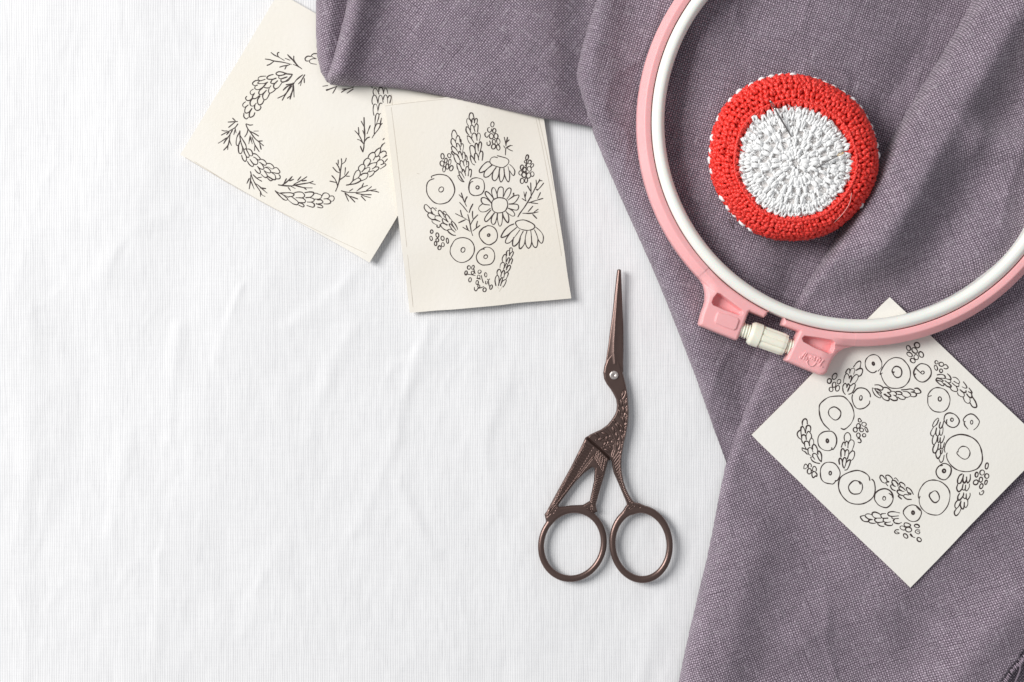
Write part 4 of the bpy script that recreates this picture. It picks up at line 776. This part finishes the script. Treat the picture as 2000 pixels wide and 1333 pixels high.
# white lace
wh = MB()
def wl(th0, r0, th1, r1, rad, lift=2.5, bend=0):
    s0, s1 = r0/112-1, r1/112-1
    p0, _, _, n0 = frame(th0, s0); p1, _, _, n1 = frame(th1, s1); pm, _, _, nm = frame((th0+th1)/2+bend, (s0+s1)/2)
    wh.add(*lobe([p0+n0*.2, pm+nm*lift*random.uniform(.7, 1.3), p1+n1*.2], rad*random.uniform(.85, 1.15)))
rings = [(11, 8), (28, 17), (47, 26), (66, 34), (84, 44)]
for r, n in rings:
    off = random.random()
    for j in range(n*2):
        d = 2*math.pi/(n*2); t = (j+off)*d
        wl(t-d*.62, r+random.gauss(0, 2), t+d*.62, r+random.gauss(0, 2)+2*(-1)**j, 3.3, 3.4)
prev = 12
for (r0, n0), (r1, n1) in zip(rings[:-1], rings[1:]):
    off = random.random()
    for j in range(n1):
        t = 2*math.pi*(j+off+random.gauss(0, .1))/n1
        if j % 3 == 2 and random.random() < .9: continue     # the openings of the lace
        for e in (-1, 0, 1):
            wl(t+e*.045*60/r1*.5, r0-1, t+e*.06*60/r1*.6+random.gauss(0, .02), r1+2, 3.3, 4.8)
n = 46
for j in range(n):
    t = 2*math.pi*(j+random.gauss(0, .08))/n; d = 2*math.pi/n; ro = 108+random.gauss(0, 2.6)
    for e in (-1, 1):
        wl(t+e*d*.10, 82, t+e*d*.36, 98, 3.1, 4.2); wl(t+e*d*.36, 96, t, ro, 2.7, 3.2)
    if j % 2: wl(t, 84, t, 99, 2.4, 4.5)
# the start of the round, a white tail poking into the red at the far left
for a, b in (((3.92, 104), (3.94, 124)), ((3.97, 103), (4.0, 118)), ((3.90, 110), (4.02, 118))): wl(a[0], a[1], b[0], b[1], 2.6, 5)
# fine surface fibres
for _ in range(110):
    t = random.uniform(0, 6.283); r = 104*math.sqrt(random.random())
    k = min(rings, key=lambda q: abs(q[0]-r))[0]
    if abs(k-r) > 5 and random.random() < .72: continue
    p, a, b, nn = frame(t, r/112-1); v = a*random.gauss(0, .7)+b*random.gauss(0, 1); v /= np.linalg.norm(v); l = random.uniform(6, 10)
    wh.add(*lobe([p+nn*2-v*l/2, p+nn*random.uniform(4.6, 6.4), p+nn*2+v*l/2], random.uniform(1.5, 2.3)))
for _ in range(1500):
    t = random.uniform(0, 6.283); r = 108*math.sqrt(random.random()); p, a, b, nn = frame(t, r/112-1)
    v = a*random.gauss(0, 1)+b*random.gauss(0, 1); v /= np.linalg.norm(v); l = random.uniform(4, 9)
    wh.add(*tube([p+nn*3.5-v*l/2, p+nn*random.uniform(4.5, 6.5), p+nn*3.2+v*l/2], .45, 4))
wh.build('white_lace', M_YARNW, cush)
# white whip stitches showing along the rim
rim = MB(); j = 0; th = 0
while th < 6.283:
    vis = 1.1 if th > 2.9 else (.9 if 2.1 < th < 2.6 else .25)
    if random.random() < vis*.8:
        s = .93+random.gauss(0, .03)-(.03 if 2.6 < th < 5.6 else 0)
        p0, _, _, n0 = frame(th-.045, s-.03); p1, _, _, n1 = frame(th, s); p2, _, _, n2 = frame(th+.045, s+.04)
        rim.add(*lobe([p0+n0*1.5, p1+n1*5.0, p2+n2*1.5], 4.2*random.uniform(.75, 1.25)))
    th += .128+random.gauss(0, .02)
rim.build('rim_stitches', M_YARNW, cush)

# needles stuck in the cushion
def needle(name, a, b, za, zb, rad, label, gold, bend=0):
    pa = np.array([*unproj(np.array([a], float), za)[0], za]); pb = np.array([*unproj(np.array([b], float), zb)[0], zb])
    root = empty(name, pa[:2], label, name.replace('_', ' '), 'needles in the pincushion', z=za)
    m_ = (pa+pb)/2+np.array([0, 0, bend]); P = catmull([pa, m_, pb], n=10); L = np.linspace(0, 1, len(P))
    k = 5; V, F = tube(P[k-1:], rad*np.where(L[k-1:] > .8, 1-(L[k-1:]-.8)*1.5, 1), 8)
    mesh('shaft', V, F, M_STEEL, root)
    # eye: two rails round a slot
    d = P[k]-P[0]; d /= np.linalg.norm(d); sd = np.array([-d[1], d[0], 0]); b2 = MB()
    le = np.linalg.norm(P[k]-P[0])
    for sg in (-1, 1):
        Q = [P[0]+d*le*t+sd*sg*rad*1.15*math.sin(math.pi*t) for t in np.linspace(0, 1, 9)]
        b2.add(*tube(Q, rad*.62, 6))
    b2.build('eye', M_GOLD if gold else M_STEEL, root); return root
zt = PZ+97
needle('needle', (1504, 197), (1546, 268), zt+16, zt+1, 1.7, 'dark steel needle stuck slanting into the white lace near its far left edge', False)
needle('needle', (1648, 298), (1590, 330), zt+14, zt+1, 1.3, 'thin needle with a golden eye stuck into the white lace on the right', True)
def hair(name, pts, rad, mat, label, cat):
    P = catmull(np.array(pts, float), n=8); Q = unproj(P[:, :2], P[:, 2].mean())
    o = mesh(name, *tube(np.c_[Q, P[:, 2]], rad, 6), mat, origin=(pts[0][0], pts[0][1], pts[0][2])); tag(o, label, cat); return o
hair('stray_thread', [(1662, 378, PZ+98), (1658, 398, PZ+97), (1646, 418, PZ+90), (1630, 436, PZ+78)], .4, plain('pale_fibre', (.85, .6, .55), .6), 'fine pale thread curving over the red rim of the pincushion', 'thread')
hair('sewing_pin', [(1421, 428, PZ+30), (1435, 452, PZ+16), (1448, 476, PZ+8)], .75, M_STEEL, 'thin silver pin poking out from under the near left of the pincushion', 'pin')

# ============================ stork scissors ============================
sci = empty('scissors', (1190, 850), 'small dark bronze stork shaped embroidery scissors lying on the white cloth', 'scissors')
def Ta(p): return [(1020+x*.26257, 500+y*.26257) for x, y in p]
def Tb(p): return [(1020+x*.27, 800+y*.27) for x, y in p]
bladeF = np.array(Ta([(706, 104), (722, 99), (733, 104), (737, 300), (742, 500), (747, 700), (748, 800), (740, 900), (700, 960), (640, 900), (612, 850), (618, 800), (628, 740), (640, 660), (652, 560), (668, 450), (688, 260), (700, 150)]))
bladeB = np.array(Ta([(728, 103), (736, 106), (744, 320), (752, 520), (753, 700), (750, 800), (752, 860), (735, 900), (715, 700), (715, 300)]))
bodyF = np.array(Ta([(680, 706), (655, 735), (628, 770), (610, 820), (602, 870), (608, 915), (628, 955), (655, 990), (682, 1035), (698, 1070), (704, 1110), (700, 1150), (686, 1185), (662, 1222), (632, 1258), (585, 1292), (540, 1312)])
    + Tb([(487, 183), (472, 200), (500, 230), (560, 280), (618, 334), (640, 358), (650, 390), (652, 420), (660, 455), (705, 560), (752, 672), (756, 690), (742, 705), (728, 740), (800, 760), (850, 740), (875, 695), (850, 678), (815, 672), (796, 655), (770, 612), (750, 570), (734, 520), (722, 460), (717, 400), (720, 340), (735, 250), (752, 180), (764, 110), (770, 40), (771, 0)])
    + Ta([(791, 1150), (788, 1080), (780, 1010), (770, 960), (755, 900), (742, 850), (728, 800), (706, 740), (694, 706)]))
legB = np.array(Tb([(455, 205), (440, 240), (350, 420), (250, 600), (175, 740), (160, 760), (170, 800), (200, 840), (250, 780), (300, 740), (400, 730), (480, 760), (545, 740), (537, 715), (533, 690), (560, 590), (597, 470), (620, 375), (640, 362), (600, 300), (530, 225), (478, 190)]))
holeB = np.array(Tb([(505, 418), (524, 425), (518, 520), (488, 662), (440, 690), (350, 695), (268, 706), (262, 692), (330, 598), (390, 520), (450, 460)]))
def ell(X, Y, c, a, b, rot=0):
    r = math.radians(rot); x = (X-c[0])*math.cos(r)+(Y-c[1])*math.sin(r); y = -(X-c[0])*math.sin(r)+(Y-c[1])*math.cos(r)
    k0 = np.sqrt((x/a)**2+(y/b)**2); k1 = np.sqrt((x/a**2)**2+(y/b**2)**2)+1e-9
    return k0*(1-k0)/k1           # >0 inside, approx distance
def ringR(X, Y): return np.minimum(ell(X, Y, (1252, 1063), 62, 76.5, -6), -ell(X, Y, (1252, 1064), 49.5, 61.5, -6))
def ringL(X, Y): return np.minimum(ell(X, Y, (1118, 1063.5), 66.5, 74.5, 18), -ell(X, Y, (1118, 1063.5), 54.5, 61.5, 18))
def smax(a, b, k=4):
    h = np.clip(.5+.5*(a-b)/k, 0, 1); return b*(1-h)+a*h+k*h*(1-h)
def sF(X, Y): return smax(sdf_poly(X, Y, bodyF), ringR(X, Y))
def sB(X, Y): return smax(np.minimum(sdf_poly(X, Y, legB), -sdf_poly(X, Y, holeB)), ringL(X, Y))
dash = []   # (x,y,angle deg,len,wid) engraved feathers
for x, y, a in [(748, 1030, 70), (737, 1095, 95), (772, 1090, 82), (725, 1172, 105), (753, 1145, 92), (781, 1155, 88), (752, 1220, 100), (690, 1238, 125), (718, 1262, 118), (781, 1232, 90), (680, 1296, 112), (746, 1292, 112), (772, 1312, 98)]:
    p = Ta([(x, y)])[0]; dash.append((p[0], p[1], a, 5.8, 1.9))
for x, y, a in [(660, 150, 105), (690, 125, 118), (730, 75, 105), (755, 75, 95), (705, 20, 105), (722, 130, 120), (750, 150, 102), (685, 190, 98), (727, 210, 98), (692, 255, 85), (722, 280, 90), (540, 185, 135), (600, 178, 155), (600, 245, 60), (640, 275, 135), (618, 298, 150), (615, 215, 150), (575, 210, 20)]:
    p = Tb([(x, y)])[0]; dash.append((p[0], p[1], a, 5.6, 1.8))
lines = [Tb([(605, 135), (640, 175), (662, 230), (660, 290), (645, 340)]), Tb([(530, 222), (590, 232), (655, 210)]), Tb([(570, 280), (620, 265), (655, 250)])]
for k in range(12):      # bars down the right leg
    t = k/11; x0 = 660+t*62; y0 = 360+t*215; lines.append(Tb([(x0, y0), (x0+42-14*t, y0-58+46*t)]))
for k in range(9):
    t = k/8; x0 = 728+t*48; y0 = 565+t*95; lines.append(Tb([(x0, y0+8), (x0+20, y0-4)]))
lines += [Tb([(775, 715), (800, 700), (845, 705)]), Tb([(795, 675), (800, 700)])]
def engrave(X, Y):
    g = np.zeros(X.shape)
    for x, y, a, l, w in dash:
        a = math.radians(-a+180); ca, sa = math.cos(a), math.sin(a); u = (X-x)*ca+(Y-y)*sa; v = -(X-x)*sa+(Y-y)*ca
        q = np.sqrt((u/l)**2+(v/w)**2); g = np.where(q < 1.9, np.where(q < 1, -1.0*np.sqrt(np.maximum(0, 1-q*q)), .9*np.sin(np.pi*np.clip((q-1)/.9, 0, 1))), g)
    for L_ in lines:
        d = seg_dist(X, Y, np.array(L_)); g = np.where(d < 2.2, -.8*(1-sstep(.2, 1.0, d))+.7*np.exp(-((d-1.5)/.5)**2), g)
    return g
linesB = []
for k in range(26):      # bars down the long left leg
    t = k/25; cx = 478-t*265; cy = 262+t*480; hw = 30-22*t; linesB.append(Tb([(cx-hw*.9, cy-hw*.35), (cx+hw*.9, cy+hw*.45)]))
linesB.append(Tb([(520, 330), (400, 480), (280, 640), (190, 760)])); linesB.append(Tb([(448, 262), (330, 470), (215, 680), (180, 770)]))
for k in range(5): linesB.append(Tb([(545+k*14, 300+k*14), (520+k*16, 355+k*24)]))
for k in range(13):
    t = k/12; cx = 560-t*48; cy = 480+t*210; linesB.append(Tb([(cx-14, cy+3), (cx+14, cy-4)]))
linesB += [Tb([(470, 715), (495, 730), (525, 750)]), Tb([(500, 700), (497, 728)])]
dotsB = [Tb([(500-t*250, 385+t*300)])[0] for t in np.linspace(0, 1, 24)]
def engraveB(X, Y):
    g = np.zeros(X.shape)
    for L_ in linesB:
        d = seg_dist(X, Y, np.array(L_)); g = np.where(d < 2.0, -.8*(1-sstep(.2, 1.0, d))+.7*np.exp(-((d-1.4)/.45)**2), g)
    return g
def dome(d, w): t = np.clip(d/w, 0, 1); return np.sqrt(np.maximum(0, 1-(1-t)**2))
ZS = 7.0
def topF(x, y, d):
    inring = sstep(990, 1006, y+.0*x)
    w = 4.2*(1-inring)+6.3*inring
    rimline = 1.0*np.exp(-((d-2.6)/1.1)**2)*(1-inring)*(1-sstep(700, 760, 760-y+700)*0)
    return ZS+2.5+5.2*dome(d, w)+rimline*sstep(760, 800, y)-1.5*engrave(x, y)*sstep(2.2, 3.6, d)
def topB(x, y, d):
    inring = sstep(985, 1004, y)
    w = 4.0*(1-inring)+6.0*inring
    sb = np.maximum(-sdf_poly(x, y, bodyF), 0)*(1-sstep(925, 940, y))+50*sstep(925, 940, y)
    return ZS+1.0+(5.2-4.6*np.exp(-(sb/3.4)**2))*dome(d, w)-2.2*engraveB(x, y)*sstep(1.6, 2.8, d)
def botF(x, y, d): return ZS+2.5-4.2*dome(d, 5)
def botB(x, y, d): return ZS+1.0-5.0*dome(d, 5)
relief('handle', sF, (1145, 680, 1320, 1145), .8, topF, botF, M_BRONZE, sci, zref=10)
relief('handle', sB, (1045, 850, 1195, 1145), .8, topB, botB, M_BRONZE, sci, zref=9)
ridge = np.array(Ta([(722, 99), (705, 300), (690, 520), (683, 640), (682, 720), (690, 800)]))
def topBl(x, y, d):
    rd = seg_dist(x, y, ridge); return ZS+4.6+3.6*np.exp(-rd/9.0)*dome(d, 3.0)+1.3*dome(d, 1.6)-.5
relief('blade', lambda x, y: sdf_poly(x, y, bladeF), (1170, 520, 1222, 760), .6, topBl, lambda x, y, d: ZS+2.5+0*x, M_BRONZE, sci, zref=10)
relief('blade', lambda x, y: sdf_poly(x, y, bladeB), (1200, 520, 1224, 745), .6, lambda x, y, d: ZS+1.2+1.3*dome(d, 2.2), lambda x, y, d: ZS-3+0*x, M_BRONZE, sci, zref=10)
pv = unproj(np.array([Ta([(682, 888)])[0]]), 14)[0]
prof = [(0.01, ZS+3), (8.2, ZS+3), (8.6, ZS+9.4), (8.2, ZS+10.2), (7.4, ZS+10.6), (0.01, ZS+10.9)]
V, F = revolve(prof, pv, 0, 360, 32); mesh('pivot_rivet', V, F, M_RIVET, sci)
